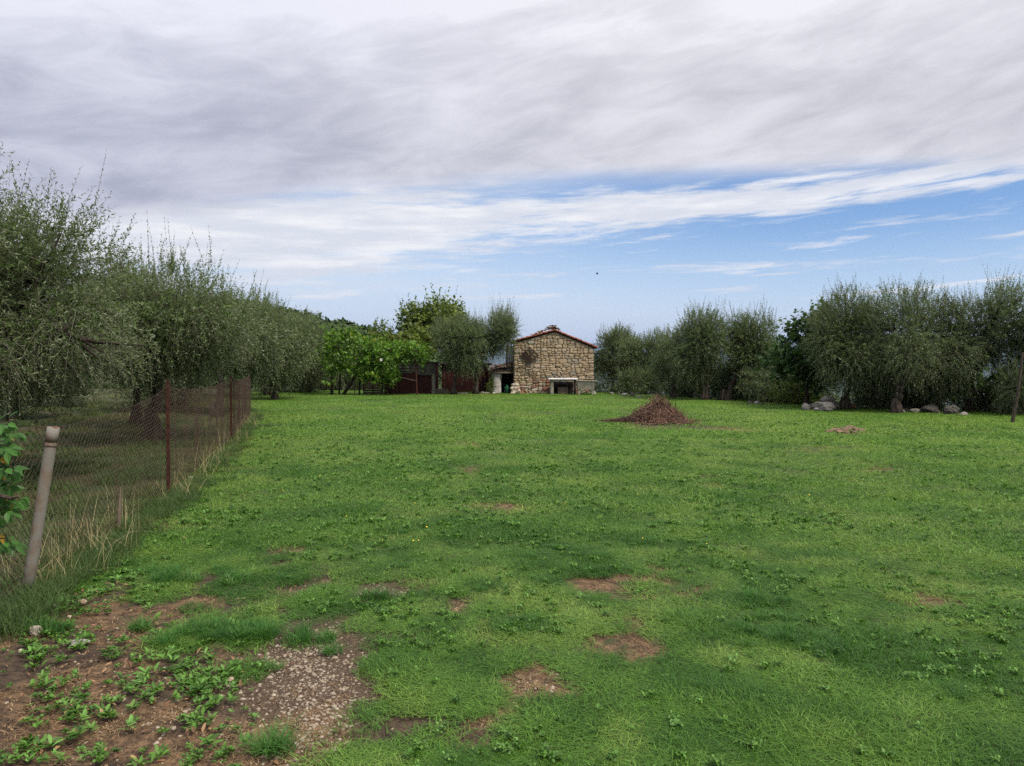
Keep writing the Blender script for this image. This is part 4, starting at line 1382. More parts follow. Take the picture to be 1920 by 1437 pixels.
def stone_mesh(seed, mt):
    """irregular blocky stone, unit width/height in x,z, front towards -y"""
    r = np.random.default_rng(seed)
    n = 9
    a = np.linspace(0, 2 * math.pi, n, endpoint=False) + r.normal(0, .13, n)
    sq = 1 / np.maximum(np.abs(np.cos(a)), np.abs(np.sin(a))) ** .78
    ox = .5 * np.cos(a) * sq * r.uniform(.86, 1.03, n); oz = .5 * np.sin(a) * sq * r.uniform(.86, 1.03, n)
    ox = np.clip(ox, -.53, .53); oz = np.clip(oz, -.53, .53)
    V = [(ox[i], .06, oz[i]) for i in range(n)] + [(ox[i], -.022, oz[i]) for i in range(n)] + [(ox[i] * .80, -.045 + r.normal(0, .006), oz[i] * .80) for i in range(n)] + [(0.02, -.052, .02)]
    Q = [[i + n * k, (i + 1) % n + n * k, (i + 1) % n + n * (k + 1), i + n * (k + 1)] for k in (0, 1) for i in range(n)]
    T = [[2 * n + i, 2 * n + (i + 1) % n, 3 * n] for i in range(n)]
    return npmesh('stone', np.array(V), [np.array(Q), np.array(T)], [mt])


SM = {k: [stone_mesh(s_ + 7 * i, mt) for s_ in range(14)] for i, (k, mt) in enumerate((('h', m_st), ('w', m_stw), ('r', m_str), ('g', m_stg)))}
rs = random.Random(3)
stones = []


def fit(x, w, z, h):
    lim = float(min(roofz(np.array([x + .02])), roofz(np.array([min(x + w, HX1) - .02])))) - .05
    if z + h > lim: h = lim - z
    if h > .05: stones.append((x + w / 2, z + h / 2, w, h))


z = -0.12
while z < ZP:
    H_ = rs.uniform(.20, .33)
    x = HX0
    while x < HX1 - .05:
        w = rs.uniform(.13, .44)
        if x + w > HX1 - .14: w = HX1 - x
        m_ = rs.random()
        dz = 0
        if m_ < .16 and w < .42:
            fit(x, w, z, H_)
        elif m_ < .72:
            f_ = rs.uniform(.32, .68) * H_
            for (z0, h0) in ((z, f_), (z + f_, H_ - f_)):
                if w > .3 and rs.random() < .55:
                    g_ = rs.uniform(.3, .7) * w
                    fit(x, g_, z0, h0); fit(x + g_, w - g_, z0, h0)
                else:
                    fit(x, w, z0, h0)
        else:
            f1, f2 = H_ * rs.uniform(.2, .4), H_ * rs.uniform(.55, .78)
            for (z0, h0) in ((z, f1), (z + f1, f2 - f1), (z + f2, H_ - f2)):
                if w > .36 and rs.random() < .5:
                    g_ = rs.uniform(.35, .65) * w
                    fit(x, g_, z0, h0); fit(x + g_, w - g_, z0, h0)
                else:
                    fit(x, w, z0, h0)
        x += w
    z += H_
stones.sort(key=lambda s_: -s_[2] * s_[3])
SMALL = []
for i, (cx, cz, w, hh) in enumerate(stones):
    if abs(cx - 2.23) < .12 and abs(cz - 1.42) < .13: continue
    k = 'h'
    if cz < .42 - .12 * max(0, cx - 1) and cx < 1.7: k = 'w' if rs.random() < .75 else 'r'
    elif .9 < cx < 2.0 and cz < .75 and rs.random() < .6: k = 'r'
    elif cz < .5 and cx > 1.6: k = 'r' if rs.random() < .35 else 'g'
    elif 2.2 < cx < 2.7 and .6 < cz < 1.15: k = 'g'
    elif rs.random() < .16: k = 'g'
    ry = rs.gauss(0, .075)
    dep = rs.uniform(-.014, .024)
    wf = w * rs.uniform(.9, 1.04) - .006; hf = hh * rs.uniform(.88, 1.06) - .004
    cx += rs.gauss(0, .008); cz += rs.gauss(0, .010)
    if i < 292:
        o = link('stone', rs.choice(SM[k]), house, (cx - hc[0], HY + .03 - dep - hc[1] - .012, cz - 0), (0, ry, 0), (wf, 1, hf))
    else:
        SMALL.append((cx, cz, wf, hf, dep, ry, k))
# the rest of the small stones, and the side walls' rubble, joined
def join_stones(name, lst, mt):
    Vs, Qs, Ts, n = [], [], [], 0
    for (M_, me_) in lst:
        V = np.array([v.co[:] for v in me_.vertices])
        V = V @ np.array(M_)[:3, :3].T + np.array(M_)[:3, 3]
        for p_ in me_.polygons:
            vv = [v + n for v in p_.vertices]
            (Qs if len(vv) == 4 else Ts).append(vv)
        Vs.append(V); n += len(V)
    if not Vs: return
    o = link(name, npmesh(name, np.concatenate(Vs), [np.array(Qs), np.array(Ts)], [mt]), house)
    o['kind'] = 'stuff'


lst = []
for (cx, cz, wf, hf, dep, ry, k) in SMALL:
    M_ = Matrix.Translation((cx - hc[0], .018 - dep, cz)) @ Matrix.Rotation(ry, 4, 'Y') @ Matrix.Diagonal((wf, 1, hf, 1))
    lst.append((M_, rs.choice(SM['h'])))
for side, xs_, zt in ((-1, HX0, ZL), (1, HX1, ZR)):
    z = -.1
    while z < zt - .12:
        h = rs.uniform(.13, .24); yq = 0.02
        while yq < HD:
            w = rs.uniform(.18, .5)
            M_ = Matrix.Translation((xs_ - hc[0] - side * .02, yq + w / 2, z + h / 2)) @ Matrix.Rotation(side * math.pi / 2, 4, 'Z') @ Matrix.Diagonal((w - .02, 1, h - .02, 1))
            lst.append((M_, rs.choice(SM['h'])))
            yq += w
        z += h
join_stones('small_rubble', lst, m_st)
# putlog slot
mb = MB(); mb.box(-.035, .035, -.02, .08, -.11, .11); mb.build('slot_shade_block', m_dark, house, loc=(2.27 - hc[0], .02, 1.44))  # solid dark block; the shade of the recess is put into its colour
mb = MB(); mb.box(-.04, .04, -.04, .05, -.10, .10, .012, .003); mb.build('slot_jamb', m_st, house, loc=(2.185 - hc[0], .02, 1.44))
# buttress of white boulders at the left foot
for i in range(9):
    xx_ = -.02 + .12 * (i % 3) + rs.uniform(-.05, .05); zz_ = .10 + .17 * (i // 3)
    V, Fc = pebble(300 + i, 2)
    link('stone', npmesh('foot_stone', V * [.16, .15, .20], [Fc], [m_stw]), house, (xx_ - hc[0] + HX0 - .02, -.05 + .03 * (i // 3), zz_), (rs.uniform(0, 3), 0, rs.uniform(0, 3)))


# barrel tiles
def tile_mesh(name, mt, r0=.075, r1=.060, L=.42, th=.012, seg=6):
    V, Q = [], []
    for (yy_, r_) in ((0, r0), (L, r1)):
        for rr_ in (r_, r_ - th):
            for k in range(seg + 1):
                a_ = math.pi * k / seg
                V.append((rr_ * math.cos(a_), yy_, rr_ * math.sin(a_) * .75))
    n = seg + 1
    for k in range(seg):
        Q += [[k, k + 1, 2 * n + k + 1, 2 * n + k], [n + k + 1, n + k, 3 * n + k, 3 * n + k + 1], [k + 1, k, n + k, n + k + 1], [2 * n + k, 2 * n + k + 1, 3 * n + k + 1, 3 * n + k]]
    for k in (0, seg):
        Q.append([k, 2 * n + k, 3 * n + k, n + k])
    return npmesh(name, np.array(V), [np.array(Q)], [mt])


tm_o, tm_g = tile_mesh('tile', m_tile), tile_mesh('tile', m_tileg)
roof = empty('roof', (0, 0, 0)); roof.parent = house


def slope(xa, za, xb, zb, over, lift, mt_front, mt_back):
    """tiles from the ridge (xa) down to the eave (xb)"""
    v = np.array([xb - xa, 0, zb - za]); Ls = np.linalg.norm(v) + over
    u = v / np.linalg.norm(v)
    sgn = 1 if u[0] > 0 else -1
    ang = math.atan2(u[2], abs(u[0]))
    # deck boards under the tiles
    mb = MB()
    nrm = np.array([-u[2] * sgn, 0, abs(u[0])])
    a0 = np.array([xa, -.10, za]); b0 = a0 + u * Ls
    pts = []
    for off in (.0, .028):
        for q_ in (a0, b0):
            pts += [q_ + nrm * off, q_ + nrm * off + [0, HD + .2, 0]]
    mb.add(np.array(pts) - [hc[0], 0, 0], [[0, 1, 3, 2], [4, 6, 7, 5], [0, 2, 6, 4], [1, 5, 7, 3], [0, 4, 5, 1], [2, 3, 7, 6]])
    mb.build('roof_deck', m_dwood, roof)
    nrow = int(math.ceil(Ls / .33))
    cols = 23
    for j in range(cols):
        y_ = -.07 + j * (HD + .12) / cols
        for i in range(nrow):
            s_ = Ls - .36 - i * (Ls - .36 + .02) / (nrow - 1)
            q_ = a0 + u * s_ + nrm * (.045 + .010 * (nrow - i) * 0 + rs.uniform(0, .012))
            front = j < 2
            me_ = mt_front if front or rs.random() < .15 else mt_back
            # tile long axis along the slope (points down slope): local +y -> up slope
            up = Vector(-u); zz_ = Vector(nrm); xx_ = up.cross(zz_)
            R = Matrix((xx_, up, zz_)).transposed()
            R = R @ Matrix.Rotation(rs.gauss(0, .04), 3, 'Z') @ Matrix.Rotation(-.05, 3, 'X')
            st_ = Vector(q_) + Vector(u) * .36
            o = link('tile', me_, roof, (st_.x - hc[0], y_ + rs.gauss(0, .008), st_.z + rs.uniform(0, .01)))
            o.rotation_euler = R.to_euler()


slope(XP, ZP, HX0, ZL, .13, 0, tm_o, tm_g)
slope(XP, ZP, HX1, ZR, .22, 0, tm_o, tm_o)
# ridge tiles, heaped and loose near the gable
for j in range(11):
    y_ = -.12 + j * .36
    o = link('ridge_tile', tile_mesh('ridge_tile', m_tileg, .12, .10, .42), roof, (XP - hc[0] + rs.gauss(0, .02), y_, ZP + .12 + .012 * j + rs.uniform(0, .03)), (rs.gauss(-.02, .05), rs.gauss(0, .12), rs.gauss(0, .08)))
for (dx, dz, y_) in [(-.42, .10, .1), (-.34, .19, .05), (-.17, .14, .05), (-.12, .24, .12), (.02, .19, .02), (.16, .10, .02), (-.52, .06, .4), (-.3, .1, .5), (.25, .06, .3), (-.66, .04, .7), (-.05, .2, .6), (-.8, .02, .5), (-1.0, .0, .8), (-.9, .05, 1.2), (-1.2, .0, .6), (-1.4, -.02, 1.0), (-.7, .12, 1.6), (-.55, .14, 2.0)]:
    zb = float(roofz(np.array([XP + dx])))
    me_ = rs.choice([tm_o, tm_g, tm_g])
    o = link('tile', me_, roof, (XP + dx - hc[0], y_, zb + .10 + dz * .8), (rs.gauss(0, .15), rs.gauss(0, .3), rs.gauss(0, .28)), (1.15, .8, 1.2))
for (dx, dz) in [(-.26, .14), (-.02, .16), (.1, .10)]:
    V, Fc = pebble(int(400 + dx * 100), 2)
    link('roof_stone', npmesh('roof_stone', V * .11, [Fc], [m_stg]), roof, (XP + dx - hc[0], .12, ZP + dz * .9 + .06))

# iron grille leaning as a diamond on the wall
gq = A(992.5, 667, HY - .10)
gr_ = empty('iron_grille', gq)
tag(gr_, 'dark iron window grille hung as a diamond on the stone gable', 'grille')
gr_.rotation_euler = (0, math.radians(-41), 0)
S_ = .30
mb = MB()
for sx in (-1, 1): mb.box(sx * S_ - .02, sx * S_ + .02, -.02, .02, -S_ - .02, S_ + .02)
for sz in (-1, 1): mb.box(-S_ + .021, S_ - .021, -.018, .018, sz * S_ - .02, sz * S_ + .02)
mb.build('frame', m_iron, gr_)
for k in (-1, 0, 1):
    mb = MB(); mb.tube([(k * .15, 0, -S_), (k * .15, 0, S_)], .009, 5); mb.build('bar', m_iron, gr_)
mb = MB(); mb.box(-S_ + .02, S_ - .02, -.012, .012, -.02, .02); mb.build('cross_bar', m_iron, gr_)
mb = MB(); mb.box(-S_ + .03, -.0, .012, .024, -S_ + .03, S_ - .03); mb.build('backing_sheet', m_iron, gr_)
# hooked pole
q0, q1 = A(974, 686.5, HY - .09), A(1007.5, 704.5, HY - .09)
mb = MB()
mb.tube([np.array([-.02, 0, -.06]), np.array([-.01, 0, .0]), np.array([.05, 0, .02]), (q1 - q0) * .3 + [0, 0, .01], (q1 - q0) * .7 + [0, 0, -.005], q1 - q0], [.012, .016, .02, .024, .024, .018], 6)
o = mb.build('hooked_pole', m_iron, loc=q0)
tag(o, 'dark hooked pole hanging slantwise below the iron grille', 'pole')
# vine twig tangle over the wall
for k, (pp) in enumerate([[(978, 655), (986, 660), (1000, 656), (1010, 668)], [(984, 683), (992, 690), (998, 684), (1004, 676)], [(1000, 716), (1008, 718), (1013, 712)], [(990, 650), (1002, 658), (1012, 672)]]):
    mb = MB()
    ps = [A(a_, b_, HY - .05) - hc for a_, b_ in pp]
    mb.tube(ps, .008, 4)
    mb.build('dry_stem', m_iron, house)

# ------------------------------------------------------------------ lean-to on the left of the house
lt_ = empty('lean_to', (-.75, 38.6, Hz)); lq = np.array([-.75, 38.6, Hz])
tag(lt_, 'low lean-to with a sagging tiled roof and whitewashed pillar left of the house', 'shed')
# whitewashed round-edged pillar
x0, x1 = A(921, 700, 38.4)[0], A(940, 700, 38.4)[0]
mb = MB()
zs_ = np.linspace(-.15, 1.02, 9)
for i in range(8):
    pass
V, Q = [], []
for i, z_ in enumerate(zs_):
    w_ = (x1 - x0) / 2 * (1.04 - .12 * (1 - z_ / 1.0) + .05 * math.sin(i))
    for k in range(12):
        a_ = k / 12 * 6.283
        sq = 1 / max(abs(math.cos(a_)), abs(math.sin(a_))) ** .8
        V.append(((x0 + x1) / 2 - lq[0] + w_ * math.cos(a_) * sq, -.05 + .26 * math.sin(a_) * sq, z_))
for i in range(8):
    for k in range(12):
        Q.append([i * 12 + k, i * 12 + (k + 1) % 12, (i + 1) * 12 + (k + 1) % 12, (i + 1) * 12 + k])
me = npmesh('pillar', np.array(V), [np.array(Q)], [m_lime], smooth=True)
link('pillar', me, lt_)
xa, xb = A(917, 700, 38.3)[0] - lq[0], HX0 - lq[0] - .01
mb = MB(); mb.box(xa, xb, -.42, -.30, 1.03, 1.13, .015, .004); mb.build('beam', m_wood, lt_)
mb = MB(); mb.add([(xa, -.29, 1.03), (xb, -.29, 1.03), (xb, 1.9, 1.03), (xa, 1.9, 1.03), (xa, -.29, 1.10), (xb, -.29, 1.39), (xb, 1.9, 1.58), (xa, 1.9, 1.29)], [[0, 3, 2, 1], [4, 5, 6, 7], [0, 1, 5, 4], [1, 2, 6, 5], [2, 3, 7, 6], [3, 0, 4, 7]])
mb.build('roof_deck', m_dwood, lt_)
for i in range(14):
    V, Fc = pebble(330 + i, 1)
    xx_ = xa + (xb - xa) * (i + .5) / 14
    link('stone', npmesh('fascia_stone', V * [.06, .05, .05], [Fc], [m_stg if i % 3 else m_tileg]), lt_, (xx_, -.34, 1.16 + .20 * rs.random() * (xx_ - xa) / (xb - xa)), (rs.random(), rs.random(), 0))
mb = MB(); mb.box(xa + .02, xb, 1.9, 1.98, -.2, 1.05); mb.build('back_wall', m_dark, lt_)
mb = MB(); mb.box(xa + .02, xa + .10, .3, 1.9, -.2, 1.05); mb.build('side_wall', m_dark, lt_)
# sagging tiled roof: slabs
for j in range(11):
    for i in range(7):
        xx_ = xa - .08 + (xb - xa + .02) * (j + .5) / 11
        y_ = -.5 + i * .34
        zz_ = 1.14 + .30 * max(0, (xx_ - xa) / (xb - xa)) + .03 * i + rs.gauss(0, .018)
        o = link('tile', rs.choice([tm_g, tm_g, tm_o]), lt_, (xx_, y_, zz_), (rs.gauss(.07, .06), rs.gauss(0, .12), rs.gauss(0, .10)), (1.0, .98, 1.1))
for i in range(9):
    xx_ = xa + .3 + rs.random() * .8
    o = link('tile', tm_g, lt_, (xx_, rs.uniform(-.3, .5), 1.26 + .30 * (xx_ - xa) / (xb - xa)), (rs.gauss(0, .4), rs.gauss(0, .4), rs.uniform(0, 3)), (1, .6, 1))
# weathered plank wall above, between the lean-to and the house corner
xa2 = A(948, 660, 38.9)[0] - lq[0]
for i in range(5):
    wv = (xb - xa2) / 5
    mb = MB(); mb.box(xa2 + i * wv + .005, xa2 + (i + 1) * wv - .008, .5 + .01 * (i % 2), .53 + .01 * (i % 2), 1.2, 2.55 + rs.uniform(-.05, .04), .004, .002)
    mb.build('plank', m_wood, lt_)
# green canister and clutter in the dark bay
q = A(950.5, 727, 38.35)
mb = MB()
prof = [(0, .12), (.03, .135), (.28, .14), (.34, .11), (.36, .05), (.42, .045)]
mb.tube([(0, 0, z_) for z_, r_ in prof], [r_ for z_, r_ in prof], 14)
o = mb.build('watering_canister', m_green, loc=(q[0], q[1], H1(q[0], q[1]) + .03), smooth=True)
tag(o, 'green plastic canister standing in the dark bay of the lean-to', 'canister')
mb = MB()
ang = np.linspace(0, 6.28, 19)
mb.tube([(0.02 * math.sin(a_ * 2), .16 * math.cos(a_), .17 + .16 * math.sin(a_)) for a_ in ang], .02, 6)
o = mb.build('old_hoop', m_rust, loc=(A(960, 727, 38.6)[0], 38.6, Hz), rot=(0, 0, 1.2))
tag(o, 'rusty hoop leaning in the shade beside the green canister', 'hoop')

# ------------------------------------------------------------------ table and trough in front
tq = np.array([A(1055, 738, 37.2)[0], 37.2, Hz])
tb = empty('stone_table', tq)
tag(tb, 'long white slab table on a concrete post against the house wall', 'table')
tx0, tx1 = A(1028, 712, 37.1)[0] - tq[0], A(1083, 712, 37.1)[0] - tq[0]
mb = MB(); mb.box(tx0, tx1, -.35, .45, .74, .81, .015, .003); mb.build('table_top', m_white, tb)
lx = A(1035, 712, 37.0)[0] - tq[0]
mb = MB(); mb.box(lx - .075, lx + .075, -.25, .3, -.1, .738, .012, .003); mb.build('leg', m_conc, tb)
lx = A(1079, 712, 37.0)[0] - tq[0]
mb = MB(); mb.box(lx - .05, lx + .05, -.0, .35, -.1, .738, .012, .003); mb.build('leg', m_dwood, tb)


def basin(name, cx, w, label):
    V, Q = [], []
    rings = [(.74, w * .30, .16), (.73, w * .42, .2), (.64, w * .50, .22), (.615, w * .52, .23), (.615, w * .46, .19)]
    rings = [(0, w * .30, .14), (.008, w * .40, .17), (.085, w * .50, .21), (.10, w * .54, .23), (.10, w * .48, .19), (.02, w * .36, .14)]
    n = 16
    for (z_, a_, b_) in rings:
        for k in range(n):
            t = k / n * 6.283
            V.append((a_ * math.copysign(abs(math.cos(t)) ** .6, math.cos(t)), b_ * math.copysign(abs(math.sin(t)) ** .6, math.sin(t)), z_))
    for i in range(len(rings) - 1):
        for k in range(n):
            Q.append([i * n + k, i * n + (k + 1) % n, (i + 1) * n + (k + 1) % n, (i + 1) * n + k])
    V = np.array(V); V[:, 2] = -V[:, 2]
    me = npmesh(name, V, [np.array(Q), ], [m_white], smooth=False)
    o = link(name, me, None, (tq[0] + cx, tq[1] + .0, Hz + .735))
    tag(o, label, 'basin')


basin('enamel_basin', A(1043, 712, 37.1)[0] - tq[0], .26, 'small upturned white basin under the left end of the slab table')
basin('enamel_basin', A(1057, 712, 37.1)[0] - tq[0], .37, 'wider upturned white basin under the middle of the slab table')
mb = MB(); mb.box(-.26, .26, -.2, .2, 0, .34, .02, .006)
bq = A(1055, 736, 37.45)
o = mb.build('cardboard_box', m_wood, loc=(bq[0], 37.45, Hz))
tag(o, 'brownish crate standing in the shade under the slab table', 'crate')
q0, q1 = A(1073, 736, 36.85), A(1081, 713, 36.9)
mb = MB(); mb.tube([(0, 0, 0), q1 - [q0[0], q0[1], Hz + .0]], .014, 6)
o = mb.build('metal_rod', m_steel, loc=(q0[0], q0[1], Hz)); tag(o, 'thin pale rod propped against the right end of the slab table', 'rod')
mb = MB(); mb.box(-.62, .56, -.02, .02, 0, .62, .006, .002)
o = mb.build('shade_board', m_dark, loc=(tq[0] + .02, HY - .14, Hz), rot=(.08, 0, 0)); tag(o, 'added dark board standing in for the shade under the slab table', 'board')  # added board, its dark colour stands in for shade on the wall
# concrete wash trough
wq = np.array([A(1098, 740, 36.6)[0], 36.6, Hz])
tr = empty('wash_trough', wq)
tag(tr, 'grey concrete wash trough on two feet with an overhanging slanted top', 'trough')
w2_ = (A(1117, 720, 36.6)[0] - A(1081, 720, 36.6)[0]) / 2
V = []
bw, bt = w2_ * .86, w2_ * .93
for z_, w_, d_ in ((.26, bw * .96, .24), (.45, bw, .27), (.66, bt, .31)):
    V += [(-w_, -d_, z_), (w_, -d_, z_), (w_, d_, z_), (-w_, d_, z_)]
for z_, w_, d_ in ((.66, bt - .06, .25), (.36, bw - .07, .2)):
    V += [(-w_, -d_, z_), (w_, -d_, z_), (w_, d_, z_), (-w_, d_, z_)]
Q = [[3, 2, 1, 0]]
for i in range(4):
    for k in range(4):
        Q.append([i * 4 + k, i * 4 + (k + 1) % 4, (i + 1) * 4 + (k + 1) % 4, (i + 1) * 4 + k])
Q.append([16, 17, 18, 19])
link('basin', npmesh('basin', np.array(V), [np.array(Q)], [m_conc]), tr)
# sloped washboard rim, sticking out on the right
mb = MB()
mb.box(-w2_ * .98, w2_ * 1.18, -.34, .36, .665, .71, .01, .003)
mb.build('washboard', m_conc, tr, rot=(0, math.radians(1.2), 0))
for sx in (-1, 1):
    mb = MB()
    mb.add([(sx * bw * .96, -.22, .258), (sx * bw * .60, -.22, .258), (sx * bw * .74, -.2, -.1), (sx * bw * .95, -.2, -.1), (sx * bw * .96, .22, .258), (sx * bw * .60, .22, .258), (sx * bw * .74, .2, -.1), (sx * bw * .95, .2, -.1)],
           [[0, 1, 2, 3], [7, 6, 5, 4], [0, 3, 7, 4], [1, 5, 6, 2], [3, 2, 6, 7], [0, 4, 5, 1]])
    mb.build('leg', m_conc, tr)
# small upright stone at the trough's right
V, Fc = pebble(500, 2)
o = link('field_stone', npmesh('field_stone', V * [.06, .06, .2], [Fc], [m_stw]), None, (A(1115, 738, 36.9)[0], 36.9, Hz + .05)); tag(o, 'slim pale stone standing behind the right foot of the trough', 'stone')

# ------------------------------------------------------------------ sheds
sh = empty('tin_shed', (-5.9, 37.6, H1(-5.9, 37.6))); sq = np.array([-5.9, 37.6, H1(-5.9, 37.6)])
tag(sh, 'dark red tin shed with corrugated sheets under the end of the pergola', 'shed')


def sx(px, d=37.6):
    return A(px, 700, d)[0] - sq[0]


def szz(py, d=37.6):
    return A(800, py, d)[2] - sq[2]


def corrugated(name, x0, x1, z0, z1, y, mt, par, vert=True, pitch=.075, amp=.012, slant=0.0):
    n = max(4, int((x1 - x0 if vert else z1 - z0) / pitch * 4))
    t = np.linspace(0, 1, n + 1)
    if vert:
        A_ = np.stack([x0 + (x1 - x0) * t, y + amp * np.sin(t * n / 4 * 2 * math.pi), np.full(n + 1, z0)], 1); B_ = A_.copy(); B_[:, 2] = z1
        A_[:, 2] -= slant * t
    else:
        A_ = np.stack([np.full(n + 1, x0), y + amp * np.sin(t * n / 4 * 2 * math.pi), z0 + (z1 - z0) * t], 1); B_ = A_.copy(); B_[:, 0] = x1
    V = np.concatenate([A_, B_, A_ + [0, .004, 0], B_ + [0, .004, 0]])
    m_ = n + 1
    i = np.arange(n)
    Q = np.concatenate([np.stack([i, i + 1, i + 1 + m_, i + m_], 1), np.stack([i + 2 * m_, i + 3 * m_, i + 1 + 3 * m_, i + 1 + 2 * m_], 1)])
    return link(name, npmesh(name, V, [Q], [mt], smooth=True), par)


corrugated('corrugated_sheet', sx(782), sx(816), szz(703), szz(682), -.03, m_corr, sh, True, .11, .02, .04)
corrugated('corrugated_sheet', sx(745), sx(771), szz(700), szz(678), 0.0, m_corr, sh, False, .16, .02)
mb = MB(); mb.box(sx(771.5), sx(778), .0, .02, szz(699), szz(682)); mb.build('sheet_panel', m_corr, sh)
for (a_, b_) in ((720, 741), (741.6, 769), (769.6, 784), (784.6, 809)):
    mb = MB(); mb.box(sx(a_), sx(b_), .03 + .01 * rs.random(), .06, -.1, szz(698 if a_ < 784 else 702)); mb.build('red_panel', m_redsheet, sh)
for i in range(13):   # masonry pier
    z0 = -.05 + i * .082
    mb = MB(); mb.box(sx(809.5), sx(815.5), -.03 + rs.gauss(0, .008), .22, z0 + .008, z0 + .078, .01, .003); mb.build('pier_block', m_stg, sh)
mb = MB(); mb.box(sx(716), sx(817), .0, 2.2, szz(681), szz(679), 0); mb.build('roof', m_dwood, sh, rot=(-.03, 0, 0))
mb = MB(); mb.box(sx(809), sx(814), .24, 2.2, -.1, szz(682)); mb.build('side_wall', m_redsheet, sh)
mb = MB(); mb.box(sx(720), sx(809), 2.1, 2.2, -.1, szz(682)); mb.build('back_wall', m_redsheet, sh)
# white things on the shed roof
for k, (px, py, w_, lb) in enumerate([(773, 674.5, .10, 'round white lump on the shed roof left of the iron post'), (782.5, 674.5, .09, 'white lump on the shed roof touching the iron post'), (754, 676, .05, 'smallest white lump on the shed roof near the vines')]):
    V, Fc = pebble(520 + k, 2)
    q = A(px, py, 37.5)
    o = link('roof_weight', npmesh('roof_weight', V * [w_, w_, w_], [Fc], [m_lime]), None, (q[0], 37.7, sq[2] + szz(678.5) + w_ * .4)); tag(o, lb, 'stone')
# plank fence left of it
pf = empty('plank_screen', (A(702, 735, 37.7)[0], 37.7, sq[2])); tag(pf, 'low screen of grey horizontal planks below the vine leaves', 'fence')
pw0, pw1 = A(681, 700, 37.7)[0] - pf.location.x, A(719, 700, 37.7)[0] - pf.location.x
for i in range(7):
    mb = MB(); mb.box(pw0 + rs.uniform(0, .04), pw1 - rs.uniform(0, .04), -.02 + rs.gauss(0, .006), .02, .0 + i * .125, .10 + i * .125 + rs.uniform(-.01, .01), .004, .003); mb.build('plank', m_plank, pf)
for f_ in (.03, .5, .97):
    mb = MB(); mb.box(pw0 + (pw1 - pw0) * f_ - .03, pw0 + (pw1 - pw0) * f_ + .03, -.07, -.025, -.1, .92); mb.build('post', m_dwood, pf)
# second, darker shed behind the olives
s2 = empty('dark_shed', (-2.6, 40.0, sq[2])); tag(s2, 'dark red plank shed in deep shade between the olive trunks', 'shed')
for i in range(16):
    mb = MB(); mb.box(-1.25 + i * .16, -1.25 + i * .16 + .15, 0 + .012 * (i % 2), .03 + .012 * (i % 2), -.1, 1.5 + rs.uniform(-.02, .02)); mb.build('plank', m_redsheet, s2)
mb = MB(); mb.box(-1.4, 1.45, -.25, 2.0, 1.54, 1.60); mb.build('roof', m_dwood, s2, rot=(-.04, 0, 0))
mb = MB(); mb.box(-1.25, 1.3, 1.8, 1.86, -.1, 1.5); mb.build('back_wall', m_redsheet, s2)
mb = MB(); mb.box(-.45, .45, -.10, .10, .0, .26, .02, .004)
o = mb.build('low_block', m_wood, loc=(A(824, 730, 37.9)[0], 37.9, sq[2])); tag(o, 'brown block wall piece at the foot of the first olive trunk', 'block')
mb = MB(); mb.box(-.3, .3, -.12, .12, .0, .07, .01, .004)
o = mb.build('stone_slab', m_conc, loc=(A(866, 732, 37.2)[0], 37.2, sq[2] + .02)); tag(o, 'flat pale slab lying in front of the dark shed', 'slab')
# brick chimney-like post at the olive
bp = empty('brick_post', (A(893, 720, 38.2)[0], 38.2, sq[2])); tag(bp, 'reddish post with a small fluted clay cap among the olive sprays', 'post')
mb = MB(); mb.box(-.13, .13, -.13, .13, -.1, 1.52, .02, .006); mb.build('shaft', m_dwood, bp)
for i in range(4):
    o = link('tile', tm_o, bp, (-.12 + i * .08, -.18, 1.54), (.15, 0, rs.gauss(0, .05)), (.5, .8, 1.0))

# ------------------------------------------------------------------ grape pergola
pg = empty('grape_pergola', (-7.0, 36.6, sq[2])); pq = np.array([-7.0, 36.6, sq[2]])
tag(pg, 'pergola buried in bright green grape leaves, held up by dark posts', 'pergola')


def gp(px, py, d=36.6):
    return A(px, py, d) - pq


for (a_, b_, c_, d_, r_, d0) in [(622, 738, 622, 660, .075, 36.6), (636, 738, 638, 655, .05, 37.0), (643, 738, 670, 700, .085, 36.5), (670, 700, 672, 655, .07, 36.5), (674, 738, 674, 660, .05, 37.2), (665, 740, 665, 690, .018, 36.2), (736, 738, 735, 670, .03, 36.4), (743.5, 738, 744, 668, .032, 36.3), (733, 736, 728, 705, .05, 36.7)]:
    p0, p1 = gp(a_, b_, d0), gp(c_, d_, d0)
    mb = MB(); mid = (p0 + p1) / 2 + [.03 * (r_ > .04), 0, 0]
    mb.tube([p0 - [0, 0, .1 if b_ > 720 else 0], mid, p1], [r_, r_ * .9, r_ * .8], 7)
    mb.build('post', m_dbark, pg, smooth=True)
mb = MB(); p0 = gp(782, 739, 36.0); p1 = gp(778, 655, 36.0)
mb.tube([p0 - [0, 0, .1], p1], .04, 8); mb.build('iron_post', m_rust, pg)
mb = MB(); mb.tube([gp(742, 706, 36.2), gp(781, 714.5, 36.0)], .02, 6); mb.build('brace', m_wood, pg)
for d0 in (36.0, 37.4):
    mb = MB(); mb.tube([gp(612, 650, d0), gp(700, 654, d0), gp(800, 662, d0)], .035, 6); mb.build('beam', m_dwood, pg)
# foliage
r = np.random.default_rng(8)
O, D = [], []


def fol(px, py, rx, ry, n, d0=36.3, dd=.9):
    q_ = r.normal(0, .52, (n, 3))
    for a_ in q_:
        w = A(px + np.clip(a_[0], -1, 1) * rx, py + np.clip(a_[1], -1, 1) * ry, 36.6)
        O.append((w[0], d0 + a_[2] * dd, w[2]))


